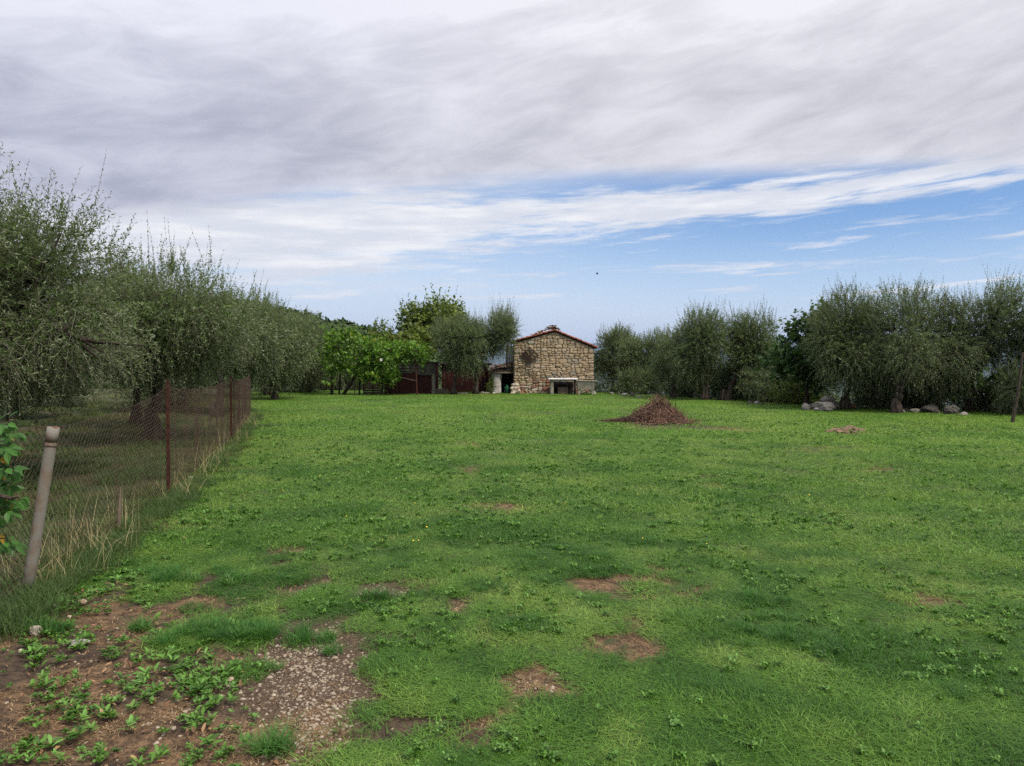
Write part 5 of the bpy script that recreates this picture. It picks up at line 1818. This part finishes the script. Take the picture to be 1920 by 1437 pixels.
for c in [(640, 655, 28, 34, 95), (625, 640, 14, 20, 30), (660, 640, 24, 24, 50), (640, 690, 28, 16, 34), (690, 672, 36, 30, 110), (720, 675, 36, 26, 110), (750, 662, 34, 18, 70), (780, 657, 22, 12, 46), (795, 668, 8, 12, 20), (760, 650, 30, 9, 40), (700, 648, 40, 12, 60), (715, 705, 30, 12, 50), (690, 700, 18, 12, 30), (738, 698, 14, 12, 22), (655, 622, 16, 8, 18), (620, 665, 10, 30, 30)]:
    fol(*c)
O = np.array(O)
O = np.concatenate([O, O[r.choice(len(O), 220)] + r.normal(0, .22, (220, 3))])
n_ = len(O)
D = unit(np.stack([r.normal(0, 1, n_), -np.abs(r.normal(.3, .6, n_)), r.normal(-.15, .8, n_)], 1))
L = r.uniform(.3, .65, n_)
bend = np.zeros((n_, 3)); bend[:, 2] = -.5
LV, LT, SV, SQ, tn = twigs(O - D * L[:, None] * .5, D, L, bend, 8, BR_V, BR_T, .155, 1.0, .005, 1.0, r=r)
U_ = None
me = npmesh('foliage', np.concatenate([LV, SV]) - pq, [LT, SQ + len(LV)], [m_vine, m_dbark], midx=np.concatenate([np.zeros(len(LT)), np.ones(len(SQ))]), attrs={'tint': np.concatenate([tn, np.full(len(SV), .5)])})
link('foliage', me, pg)
V = None
mb = MB(); mb.box(-.06, .06, -.05, .05, -.07, .07, .02)
q = A(714.5, 675.5, 35.3)
o = mb.build('white_lantern', m_white, loc=q); tag(o, 'small white box hanging among the grape leaves', 'lantern')

# ------------------------------------------------------------------ brush pile
bpq = np.array([G(1233, 791)[0], G(1233, 791)[1], 0.0])
bpq[2] = H1(bpq[0], bpq[1])
m_brush = leafmat('dead_twig', (0.150, 0.086, 0.058), None, 0.85, 0.0, 0.85)
r = np.random.default_rng(21)
mbp = MB()
nt = 1500
R0, Hh = .80, .55
tints = []
for i in range(nt):
    a_ = r.uniform(0, 6.28); q_ = R0 * math.sqrt(r.uniform(0, 1))
    ztop = Hh * (1 - (q_ / R0) ** 1.15) * (1 + .22 * math.sin(a_ * 2 + .6) + .12 * math.sin(a_ * 5))
    z_ = ztop * r.uniform(.55, 1.05) ** .5 if ztop > .04 else .02
    c = np.array([q_ * math.cos(a_) * 1.02, q_ * math.sin(a_) * .95, z_])
    tang = unit(np.array([-math.sin(a_), math.cos(a_), r.normal(0, .3)]) * r.normal(0, 1) + np.array([math.cos(a_), math.sin(a_), -.75]) * r.normal(0.2, 1) + r.normal(0, .25, 3))
    L = r.uniform(.12, .5)
    b_ = r.normal(0, .35, 3)
    pts = [c + tang * L * (t - .5) + b_ * L * (t - .5) ** 2 * 2.2 + [0, 0, .02] for t in np.linspace(0, 1, 5)]
    pts = np.array(pts); pts[:, 2] = np.maximum(pts[:, 2], .008)
    nb_ = mbp.n
    mbp.tube(pts, np.array([1, .95, .85, .7, .4]) * r.uniform(.004, .011), 4, False)
    tints += [np.clip(r.normal(.5, .28), 0, 1)] * (mbp.n - nb_)
for i in range(240):   # scattered round the foot
    a_ = r.uniform(0, 6.28); q_ = R0 * (1 + abs(r.normal(0, .32)))
    c = np.array([q_ * math.cos(a_), q_ * math.sin(a_), .03]); d = unit(r.normal(0, 1, 3) * [1, 1, .15]); L = r.uniform(.05, .3)
    nb_ = mbp.n
    mbp.tube([c, c + d * L * .5 + [0, 0, .02], c + d * L * [1, 1, .3]], [.006, .005, .003], 4, False)
    tints += [np.clip(r.normal(.4, .3), 0, 1)] * (mbp.n - nb_)
for i in range(60):   # twigs poking out of the top
    a_ = r.uniform(0, 6.28); q_ = abs(r.normal(0, .2))
    c = np.array([q_ * math.cos(a_) + .06, q_ * math.sin(a_), Hh * (1 - q_ / R0) - .05])
    d = unit(np.array([math.cos(a_) * .5 + .1, math.sin(a_) * .4, 1.0]) + r.normal(0, .35, 3)); L = r.uniform(.12, .34)
    nb_ = mbp.n
    mbp.tube([c, c + d * L * .5 + r.normal(0, .02, 3), c + d * L], [.006, .005, .0025], 4, False)
    tints += [.6] * (mbp.n - nb_)
bp_ = empty('brush_pile', bpq)
tag(bp_, 'conical heap of reddish brown dead twigs and roots on the lawn', 'brush pile')
me = npmesh('twigs', np.concatenate(mbp.V), [np.concatenate(mbp.Q)], [m_brush], attrs={'tint': tints}, smooth=True)
o = link('twigs', me, bp_); o['kind'] = 'stuff'
# dark earthy core
n = 26; V = [(0, 0, Hh * .86)]; T = []
for ri in range(1, 7):
    for k in range(n):
        a_ = k / n * 6.283; rr_ = .86 * R0 * ri / 6 * (.93 + .1 * math.sin(3 * a_ + 1) + r.normal(0, .015))
        V.append((rr_ * math.cos(a_), rr_ * math.sin(a_) * .95, Hh * .84 * (1 - (ri / 6) ** 1.25) - (.06 if ri == 6 else 0) + r.normal(0, .008)))
Q = []
for k in range(n):
    T.append([0, 1 + k, 1 + (k + 1) % n])
for ri in range(5):
    for k in range(n):
        Q.append([1 + ri * n + k, 1 + (ri + 1) * n + k, 1 + (ri + 1) * n + (k + 1) % n, 1 + ri * n + (k + 1) % n])
m_core = colmat('root_soil', (.022, .012, .010), (.055, .028, .02), 12, .95, .8)
link('soil_core', npmesh('soil_core', np.array(V), [np.array(Q), np.array(T)], [m_core]), bp_)
# dark spill on the left of the pile
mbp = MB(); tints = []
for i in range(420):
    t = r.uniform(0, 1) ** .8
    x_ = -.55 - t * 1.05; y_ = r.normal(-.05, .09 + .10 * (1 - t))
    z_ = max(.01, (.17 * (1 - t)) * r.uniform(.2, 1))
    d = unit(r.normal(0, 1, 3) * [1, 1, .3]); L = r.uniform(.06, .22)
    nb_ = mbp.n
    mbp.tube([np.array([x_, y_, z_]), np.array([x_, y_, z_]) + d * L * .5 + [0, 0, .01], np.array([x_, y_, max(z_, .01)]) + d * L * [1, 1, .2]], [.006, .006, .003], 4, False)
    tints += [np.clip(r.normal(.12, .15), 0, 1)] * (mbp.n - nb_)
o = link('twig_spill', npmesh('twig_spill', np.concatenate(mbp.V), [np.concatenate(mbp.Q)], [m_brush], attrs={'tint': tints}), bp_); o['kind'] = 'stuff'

# ------------------------------------------------------------------ undergrowth below the rims
def undergrowth(name, segs, mt, seed):
    r = np.random.default_rng(seed)
    O = []
    for (x0, y0, x1, y1, h, n, dp) in segs:
        t = r.uniform(0, 1, n)
        O.append(np.stack([x0 + (x1 - x0) * t + r.normal(0, .25, n), y0 + (y1 - y0) * t + r.uniform(0, dp, n), h * r.uniform(0, 1, n) ** .8 * (.7 + .5 * fbm(t * 7, t * 0, seed, 3)) - .7], 1))
    O = np.concatenate(O)
    n = len(O)
    D = unit(r.normal(0, 1, (n, 3)) + [0, -.2, .7]); L = r.uniform(.35, .8, n); bend = np.zeros((n, 3)); bend[:, 2] = -.35
    LV, LT, SV, SQ, tn = twigs(O, D, L, bend, 11, OL_V3, OL_T3, .11, .75, .004, .8, r=r)
    me = npmesh(name, np.concatenate([LV, SV]), [LT, SQ + len(LV)], [mt, m_twig], midx=np.concatenate([np.zeros(len(LT)), np.ones(len(SQ))]), attrs={'tint': np.concatenate([tn, np.full(len(SV), .5)])})
    tag(link(name, me), kind='stuff')


undergrowth('undergrowth', [(4.6, 43.6, 6.5, 40.0, 2.3, 945, 2.5), (6.5, 39.0, 8.6, 34.5, 2.1, 1035, 2.0), (8.9, 33.6, 11.2, 30.2, 2.0, 1170, 2.0), (10.6, 29.8, 11.9, 28.0, 1.5, 450, 1.6),
                            (12.9, 27.2, 15.2, 25.2, 1.9, 945, 1.6), (-15.5, 45.2, -6.5, 44.6, 2.6, 620, 2.0), (15.2, 25.0, 19.5, 20.2, 1.7, 1395, 1.6)], m_olive, 91)

# ------------------------------------------------------------------ rocks
def rockmat(name, a, c, d):
    return stonemat(name, a, c, d, sc_=4.5)


m_rock = stonemat('limestone', (.17, .155, .14), (.36, .33, .30), (.085, .075, .062), sc_=5)
m_rocko = stonemat('orange_rock', (.34, .13, .04), (.30, .15, .07), (.14, .07, .04), sc_=4)
m_rockd = stonemat('dark_rock', (.05, .045, .038), (.17, .155, .13), (.03, .027, .022), sc_=5)


def rock(px, py, d, wpx, hpx, mt, label, seed, group=None, yaw=0, dep=.8, name='boulder', cat='boulder', sink=.25, bz=None):
    import bmesh
    bm = bmesh.new()
    bmesh.ops.create_icosphere(bm, subdivisions=4 if wpx > 24 else (3 if wpx > 12 else 2), radius=1)
    V = np.array([v.co[:] for v in bm.verts]); Fc = np.array([[v.index for v in f.verts] for f in bm.faces]); bm.free()
    r = np.random.default_rng(seed)
    for k in range(9):   # flat facets
        nrm = unit(r.normal(0, 1, 3)); off = r.uniform(.55, .85)
        dd_ = V @ nrm - off
        V = V - np.where(dd_ > 0, dd_, 0)[:, None] * nrm * .97
    V = V + .10 * (fbm(V[:, 0] * 2.1 + V[:, 2], V[:, 1] * 2.1 + seed, seed, 3) - .5)[:, None] * unit(V)
    V = V + .26 * (fbm(V[:, 0] * 6 + V[:, 2] * 5, V[:, 1] * 7 + seed, seed + 3, 3) - .5)[:, None] * unit(V)
    w = wpx / F * d / 2; h = hpx / F * d
    V = V * [w, w * dep, h * .62]
    x_ = A(px, py, d)[0]
    z_ = H1(x_, d) if bz is None else bz
    o = link(name, npmesh(name, V, [Fc], [mt]), None, (x_, d, z_ + h * .62 * (1 - 2 * sink)), (0, 0, yaw))
    tag(o, label, cat, group)


GRK = 'grey boulders at the lawn rim'
rock(1543, 770, 24.2, 40, 21, m_rock, 'largest pale grey boulder of the heap left of the olive trunk', 1, GRK)
rock(1563, 766, 24.6, 36, 24, m_rockd, 'dark pitted boulder behind the right side of the largest grey one', 2, GRK, .5)
rock(1512, 770, 24.4, 17, 17, m_rock, 'small upright boulder at the left end of the heap', 3, GRK)
rock(1525, 768, 24.9, 26, 15, m_rockd, 'flat dark boulder leaning between the left stone and the largest', 4, GRK, .3)
rock(1530, 773, 23.9, 10, 8, m_rock, 'fist sized pale stone in front of the boulder heap', 5, GRK, name='field_stone', cat='stone')
rock(1551, 758, 24.9, 26, 14, m_rock, 'tawny boulder topping the heap at the back', 6, GRK, .2, bz=.28)
rock(1588, 769, 25.2, 34, 13, m_rocko, 'rust orange rock right beside the boulder heap', 7)
rock(1599, 770, 25.6, 16, 8, m_stg, 'low greenish pale stone behind the orange rock', 8, name='field_stone', cat='stone')
rock(1745, 773, 23.3, 36, 17, m_rockd, 'dark mossy rock in the shade under the right olives', 9, yaw=.2)
rock(1784, 779, 22.6, 32, 20, m_rockd, 'pointed dark rock at the right end of the shaded row', 10, yaw=.6)
rock(1806, 786, 22.2, 20, 8, m_rock, 'thin pale slab of rock sloping into the grass at the right', 11, yaw=.3)
rock(1716, 775, 23.4, 22, 9, m_stg, 'greenish low stone left of the mossy rock', 12, name='field_stone', cat='stone')
rock(1690, 775, 23.4, 16, 10, m_rock, 'pale stone touching the big olive trunk', 13, name='field_stone', cat='stone')
rock(1700, 770, 23.9, 12, 8, m_rockd, 'small dark stone behind the two pale ones by the trunk', 14, name='field_stone', cat='stone')
rock(1916, 776, 23.6, 16, 8, m_rocko, 'reddish stone at the very right edge', 15, name='field_stone', cat='stone')
for k, (px, py, d, w_, h_, lb) in enumerate([(1147, 737, 37.2, 10, 5, 'grey rim stone nearest the trough'), (1160, 739, 36.4, 9, 5, 'grey rim stone second from the trough'), (1172, 741, 35.6, 14, 6, 'broad flat rim stone between trough and twig pile'), (1186, 742, 35.0, 12, 8, 'upright rim stone, palest of the row by the trough'), (1200, 746, 33.8, 10, 4, 'last flat rim stone before the twig pile'),
                                         (1405, 757, 28.6, 14, 6, 'pale stone at the foot of the leaning olive tree'), (1418, 758, 28.2, 12, 7, 'pale round stone right of the leaning olive tree'), (1430, 760, 27.8, 9, 4, 'small pale stone at the end of the row by the fig tree')]):
    rock(px, py, d, w_, h_, m_rockd if k % 2 else m_rock, lb, 30 + k, 'stones edging the lawn', name='field_stone', cat='stone')
for k, (px, w_, h_, lb) in enumerate([(914, 14, 4, 'flat stone before the white pillar'), (905, 10, 5, 'stone left of the flat one by the pillar'), (925, 9, 4, 'small stone touching the pillar foot'), (962, 10, 5, 'white stone under the lean-to opening')]):
    rock(px, 733, 37.7, w_, h_, m_stw, lb, 50 + k, 'stones at the foot of the lean-to', name='field_stone', cat='stone')
# little stone cluster on the lawn
cl = [(1556, 810, 18, 6), (1569, 808, 20, 8), (1582, 808, 20, 9), (1594, 806, 22, 10), (1606, 808, 18, 8), (1616, 809, 14, 7), (1575, 812, 16, 6), (1600, 812, 18, 6), (1588, 813, 14, 5), (1562, 806, 10, 5)]
cls = ['leftmost flat brown stone of the small lawn heap', 'second brown stone from the left in the lawn heap', 'middle brown stone of the lawn heap', 'tallest stone of the lawn heap', 'stone right of the tallest in the lawn heap', 'rightmost stone of the lawn heap', 'front left stone of the lawn heap', 'front right stone of the lawn heap', 'smallest front stone of the lawn heap', 'small rear stone at the left of the lawn heap']
m_rockb = stonemat('brown_stone', (.16, .095, .06), (.30, .21, .14), (.075, .045, .03), sc_=9)
for k, (px, py, w_, h_) in enumerate(cl):
    rock(px, py, G(px, py)[1] + .1, w_, h_, m_rockb, cls[k], 70 + k, 'low heap of brown stones on the lawn', name='field_stone', cat='stone', sink=.3)
# loose whitish stones by the fence foot
for k, (px, py, w_, h_, lb) in enumerate([(68, 1188, 24, 18, 'white stone in the dirt below the grey pipe'), (150, 1208, 42, 8, 'flat grey rock sunk in the dirt at the lower left'), (155, 1132, 20, 8, 'pale stone between weeds right of the pipe'), (40, 1225, 12, 8, 'small pale stone at the left edge'), (130, 1160, 10, 6, 'tiny pale stone above the flat sunken rock'), (358, 900, 12, 10, 'whitish lump by the foot of the near rusty post'), (433, 1279, 13, 8, 'yellowish stone at the edge of the gravel'), (582, 1229, 10, 4, 'sandy sliver of stone on the dark soil'), (101, 1140, 12, 8, 'pale chip of stone just right of the pipe foot')]):
    rock(px, py, G(px, py)[1], w_, h_, m_stw if k != 1 else m_rock, lb, 90 + k, name='field_stone', cat='stone', sink=.35)

# ------------------------------------------------------------------ wire fence
fn = empty('wire_fence', (-3.36, 5.04, 0)); fq = np.array([-3.36, 5.04, 0.0])
tag(fn, 'rusty chain link fence on iron posts along the left of the lawn', 'fence')
m_wire = colmat('rusty_wire', (.030, .019, .014), (.075, .048, .034), 30, .8, 0)
m_pipe, nb, p, _ = mat('weathered_pipe')
o_ = pos(nb)
n1 = nb.noise(o_, 7, 6, .7); n2 = nb.noise(o_, 60, 4, .6)
c = nb.mix(nb.ss(n1, .42, .66), (.19, .175, .150), (.16, .105, .065))
c = nb.mix(nb.ss(n2, .58, .72, 0, .5), c, (.12, .09, .07))
nb.put(p.inputs['Base Color'], c); p.inputs['Roughness'].default_value = .7
bump(nb, p, n2, .2, .004)


def fpoint(s_, pl):
    acc = 0
    for i in range(len(pl) - 1):
        a_, b_ = np.array(pl[i]), np.array(pl[i + 1])
        l = np.linalg.norm(b_ - a_)
        if s_ <= acc + l or i == len(pl) - 2:
            return a_ + (b_ - a_) * (s_ - acc) / l, i, (s_ - acc) / l
        acc += l


pl = FENCE
seg_l = [np.linalg.norm(np.array(pl[i + 1]) - np.array(pl[i])) for i in range(len(pl) - 1)]
TOPH = [1.10, 1.12, 1.14, 1.30, 1.30, 1.26]
c_ = .038
tot = sum(seg_l)
ns = int(tot / c_)
SP = np.array([fpoint(i * c_, pl)[0] for i in range(ns + 2)])
cum = np.concatenate([[0], np.cumsum(seg_l)])
sv = np.arange(ns + 2) * c_
th_ = np.interp(sv, cum, TOPH)
sag = np.zeros_like(sv)
for i in range(len(seg_l)):
    t = np.clip((sv - cum[i]) / seg_l[i], 0, 1); sag += np.where((t > 0) & (t < 1), 4 * t * (1 - t), 0) * (.10 if seg_l[i] > 3 else .05)
wob = .045 * (fbm(sv * 1.3, sv * 0 + 2, 5, 3) - .5) * 2
TOP = th_ - sag + .03 * (fbm(sv * 3, sv * 0, 8, 2) - .5)
nk = int(1.32 / c_)
k = np.arange(nk + 1)
cols_V, cols_Q = [], []
nvb = 0
for i in range(ns):
    K_ = int(TOP[i] / c_)
    kk = np.arange(K_ + 1)
    on = ((kk + i) % 2)
    xy = SP[i][None, :] * (1 - on[:, None]) + SP[i + 1][None, :] * on[:, None]
    nrm = np.array([.95, .3])
    bulge = (wob[i] * np.sin(kk / K_ * 3.0)) + .004 * (on * 2 - 1)
    P_ = np.zeros((K_ + 1, 3)); P_[:, :2] = xy + nrm * bulge[:, None]
    gz = H1(*SP[i]) if i % 12 == 0 else gz
    P_[:, 2] = gz + .02 + kk * (TOP[i] - .02) / K_
    rw = .0021
    a3 = np.array([0, 2.09, 4.19])
    off = np.stack([np.cos(a3) * rw, np.sin(a3) * rw, np.zeros(3)], 1)
    V = (P_[:, None, :] + off[None]).reshape(-1, 3)
    b0 = np.arange(K_)[:, None] * 3
    Q = np.concatenate([b0 + np.array([j, (j + 1) % 3, 3 + (j + 1) % 3, 3 + j]) for j in range(3)])
    cols_V.append(V); cols_Q.append(Q + nvb); nvb += len(V)
V = np.concatenate(cols_V) - fq
link('wire_mesh', npmesh('wire_mesh', V, [np.concatenate(cols_Q)], [m_wire]), fn)
for hf in (0.0, .5):
    mb = MB()
    pts = [np.array([SP[i][0], SP[i][1], H1(*SP[i]) + (TOP[i] if hf == 0 else .55 + .02 * math.sin(i * .01))]) - fq for i in range(0, ns, 8)]
    mb.tube(pts, .0028, 4, False)
    mb.build('strand_wire', m_wire, fn)
# leaning grey pipe
pb, pt_ = A(50, 1118, 5.02), A(100, 803, 5.05)
pb = pb - (pt_ - pb) * .08
mb = MB(); rP = .037
v = pt_ - pb
mb.tube([pb - fq + v * t for t in (0, .25, .5, .75, .9, 1.0)], [rP * .97, rP, rP, rP, rP, rP], 20)
o = mb.build('pipe_post', m_pipe, fn, smooth=False)
o['label'] = 'weathered grey pipe post leaning to the right, mortar crumbling at its top'
for pf_ in o.data.polygons: pf_.use_smooth = len(pf_.vertices) == 4
mb = MB(); mb.tube([pb - fq + v * t for t in (.925, .96, 1.003)], rP * 1.06, 20); o = mb.build('collar', m_pipe, fn)
for pf_ in o.data.polygons: pf_.use_smooth = len(pf_.vertices) == 4
V, Fc = pebble(600, 2)
link('mortar_crumb', npmesh('mortar_crumb', V * [.022, .02, .012], [Fc], [m_str]), fn, pt_ - fq + [.018, -.01, .006])
V, Fc = pebble(601, 2)
link('mortar_crumb', npmesh('mortar_crumb', V * [.017, .02, .010], [Fc], [m_str]), fn, pt_ - fq + [-.022, 0, .004])
mb = MB(); ax = unit(v)
uu = unit(np.cross(ax, [0, 1, 0])); vv = np.cross(ax, uu)
cc = pb + v * .905 - fq
mb.tube([cc + (rP + .003) * (math.cos(t) * uu + math.sin(t) * vv) for t in np.linspace(0, 6.28, 22)], .0025, 5, False); mb.build('tie_wire', m_wire, fn)


def tpost(px_b, py_b, px_t, py_t, lab=None, w=.022):
    b0 = G(px_b, py_b); d = b0[1]
    a_ = A(px_b, py_b, d); t_ = A(px_t, py_t, d)
    a_[2] -= .15
    v_ = t_ - a_
    mb = MB()
    # angle iron: two flanges
    for (dx0, dx1, dy0, dy1) in ((-w, w, -.003, .003), (-w, -w + .006, .0031, w * 1.6)):
        V = []
        for e in (a_, t_):
            V += [e + [dx0, dy0, 0], e + [dx1, dy0, 0], e + [dx1, dy1, 0], e + [dx0, dy1, 0]]
        mb.add(np.array(V) - fq, [[0, 3, 2, 1], [4, 5, 6, 7], [0, 1, 5, 4], [1, 2, 6, 5], [2, 3, 7, 6], [3, 0, 4, 7]])
    o = mb.build('post', m_rust, fn)
    if lab: o['label'] = lab


tpost(316, 932, 314, 712)
tpost(434, 828, 433, 706)
tpost(459, 786, 458, 713)
tpost(448, 800, 449, 716, w=.015)
q = G(222, 1000)
mb = MB(); mb.tube([A(222, 1005, q[1]) - fq, A(224, 950, q[1]) - fq + [.0, 0, 0], A(226, 915, q[1]) - fq], [.02, .018, .006], 6)
mb.build('broken_stake', m_wood, fn)

# ------------------------------------------------------------------ creeper at the left edge
cr_ = empty('creeper', (-3.0, 4.1, H1(-3.0, 4.1))); cq = np.array([-3.0, 4.1, H1(-3.0, 4.1)])
tag(cr_, 'green creeper with pointed leaves hanging at the left edge over the fence', 'creeper')
CV = np.array([[0, 0, 0], [.3, -.2, .03], [.6, -.17, .02], [1, 0, -.06], [.6, .17, .02], [.3, .2, .03], [.45, 0, -.02]])
CT = np.array([[0, 1, 6], [1, 2, 6], [2, 3, 6], [3, 4, 6], [4, 5, 6], [5, 0, 6]])
r = np.random.default_rng(5)
mst = MB()
LVs, LTs, tn, nv = [], [], [], 0
for i, (px0, py0, px1, py1) in enumerate([(-60, 880, 25, 805), (-60, 900, 22, 875), (-50, 960, 18, 905), (-60, 990, 30, 930), (-40, 1010, 12, 950), (-50, 860, 12, 835), (-40, 1040, 15, 1010), (-60, 930, 10, 890), (-50, 840, 5, 790), (-60, 1050, 0, 990), (-50, 900, -5, 850), (-50, 960, 0, 940)]):
    p0, p1 = A(px0, py0, 4.3), A(px1, py1, 4.05 + r.uniform(-.1, .2))
    mid = (p0 + p1) / 2 + [0, 0, .05]
    mst.tube([p0 - cq, mid - cq, p1 - cq], [.008, .005, .003], 5)
    for t in np.linspace(.25, 1, 7):
        c = p0 * (1 - t) ** 2 + 2 * mid * t * (1 - t) + p1 * t * t
        nl = 4 if t > .5 else 2
        for k_ in range(nl):
            d = unit(np.array([r.normal(.5, .6), r.normal(-.3, .5), r.normal(-.45, .35)]))
            pet = c + d * .035
            V, T = place_leaves(CV, CT, pet[None], d[None], unit(np.array([[.1, -.6, .8]]) + r.normal(0, .25, (1, 3))), np.array([r.uniform(.055, .095)]), np.array([r.uniform(.07, .10)]))
            LVs.append(V - cq); LTs.append(T + nv); nv += len(V); tn += [np.clip(r.normal(.5, .24), 0, 1)] * len(V)
link('leaves', npmesh('leaves', np.concatenate(LVs), [np.concatenate(LTs)], [m_creep], attrs={'tint': tn}), cr_)
mst.tube([A(-60, 1250, 4.2) - cq, A(-50, 1050, 4.25) - cq, A(-60, 950, 4.3) - cq, A(-55, 840, 4.3) - cq], [.015, .012, .01, .006], 6)
mst.tube([A(-70, 940, 4.2) - cq, A(-20, 925, 4.0) - cq, A(22, 935, 3.95) - cq, A(34, 930, 3.95) - cq], [.014, .013, .011, .007], 6)
mst.build('stem', m_dbark, cr_)

# thin pole at the right edge
mb = MB(); pa, pb_ = A(1897, 797, 19.6), A(1915, 700, 19.7)
mb.tube([(0, 0, -.1), (pb_ - pa) * .5 + [.02, 0, 0], pb_ - pa + [.03, 0, 0.5]], [.05, .042, .03], 7)
o = mb.build('wooden_stake', m_dbark, loc=(pa[0], pa[1], H1(pa[0], pa[1]))); tag(o, 'thin leaning wooden stake at the right edge of the lawn', 'stake')

# bird
bq = A(1120, 514, 60)
bm_ = MB()
bm_.tube([(-.22, 0, .0), (-.12, 0, .01), (0, 0, .0), (.12, 0, .01), (.2, 0, .0)], [.01, .05, .06, .035, .008], 8)
o = empty('bird', bq); o.scale = (.6, .6, .6); tag(o, 'small dark bird flying high above the house', 'bird')
bm_.build('body', m_iron, o, smooth=True)
for s_ in (-1, 1):
    mb = MB(); mb.add([(-.08, 0, .02), (.07, 0, .02), (.04, s_ * .2, .18), (-.1, s_ * .2, .17), (-.12, s_ * .42, .10), (-.08, 0, .032), (.07, 0, .032), (.04, s_ * .2, .19), (-.1, s_ * .2, .18)], [[0, 1, 2, 3], [5, 8, 7, 6], [1, 6, 7, 2], [0, 3, 8, 5]], [[3, 2, 4], [8, 4, 7], [2, 7, 4], [3, 4, 8]])
    mb.build('wing', m_iron, o)

# yellow hawkbit flowers
m_yel, nb, p, _ = mat('yellow_petal'); p.inputs['Base Color'].default_value = (.75, .55, .03, 1); p.inputs['Roughness'].default_value = .7
V, T = [], []
for k_ in range(8):
    a_ = k_ / 8 * 6.283
    V.append((math.cos(a_), math.sin(a_), .15))
V = [(0, 0, 0)] + V
T = [[0, 1 + k_, 1 + (k_ + 1) % 8] for k_ in range(8)]
fm = npmesh('petals', np.array(V, float), [np.array(T)], [m_yel])
pts = [G(*q_) for q_ in [(646, 1035), (652, 1033), (530, 928), (755, 1020), (775, 1022), (785, 1022), (778, 955), (1060, 955), (1205, 1020), (716, 1025), (600, 900), (690, 870), (705, 872), (1110, 1095), (1195, 935), (560, 960), (800, 1000), (650, 980), (730, 960), (820, 880)]]
x, y = np.array(pts).T
x3, y3 = polar_points(22, 6, 26); k3 = masks(x3, y3)[3] < .3
x = np.concatenate([x, x3[k3]]); y = np.concatenate([y, y3[k3]]); m = len(x)
scatter('yellow_flowers', [fm], np.stack([x, y, height(x, y) + rng.uniform(.035, .065, m)], 1), rng.uniform(0, 6, m), rng.uniform(.006, .010, m), np.full(m, .5), rng.normal(-.3, .4, (m, 2)))

# ------------------------------------------------------------------ air
mh, nb, p, out = mat('haze_air')
nb.t.nodes.remove(p)
pv = nb.n('ShaderNodeVolumePrincipled')
pv.inputs['Color'].default_value = (.42, .60, 1.0, 1)
pv.inputs['Density'].default_value = 0.5 / 13000
pv.inputs['Anisotropy'].default_value = 0.2
nb.t.links.new(pv.outputs[0], out.inputs['Volume'])
zb, zt = float(zf.min()) - 1.5, float(zf.max()) + 20
fx = 34000
mb = MB(); mb.box(float(xs[0]) - 50, float(xs[-1]) + 50, float(ys[0]) - 50, float(ys[-1]) + 50, zb, zt)
HAZE = True
if HAZE:
    o = mb.build('haze', mh); tag(o, kind='stuff')
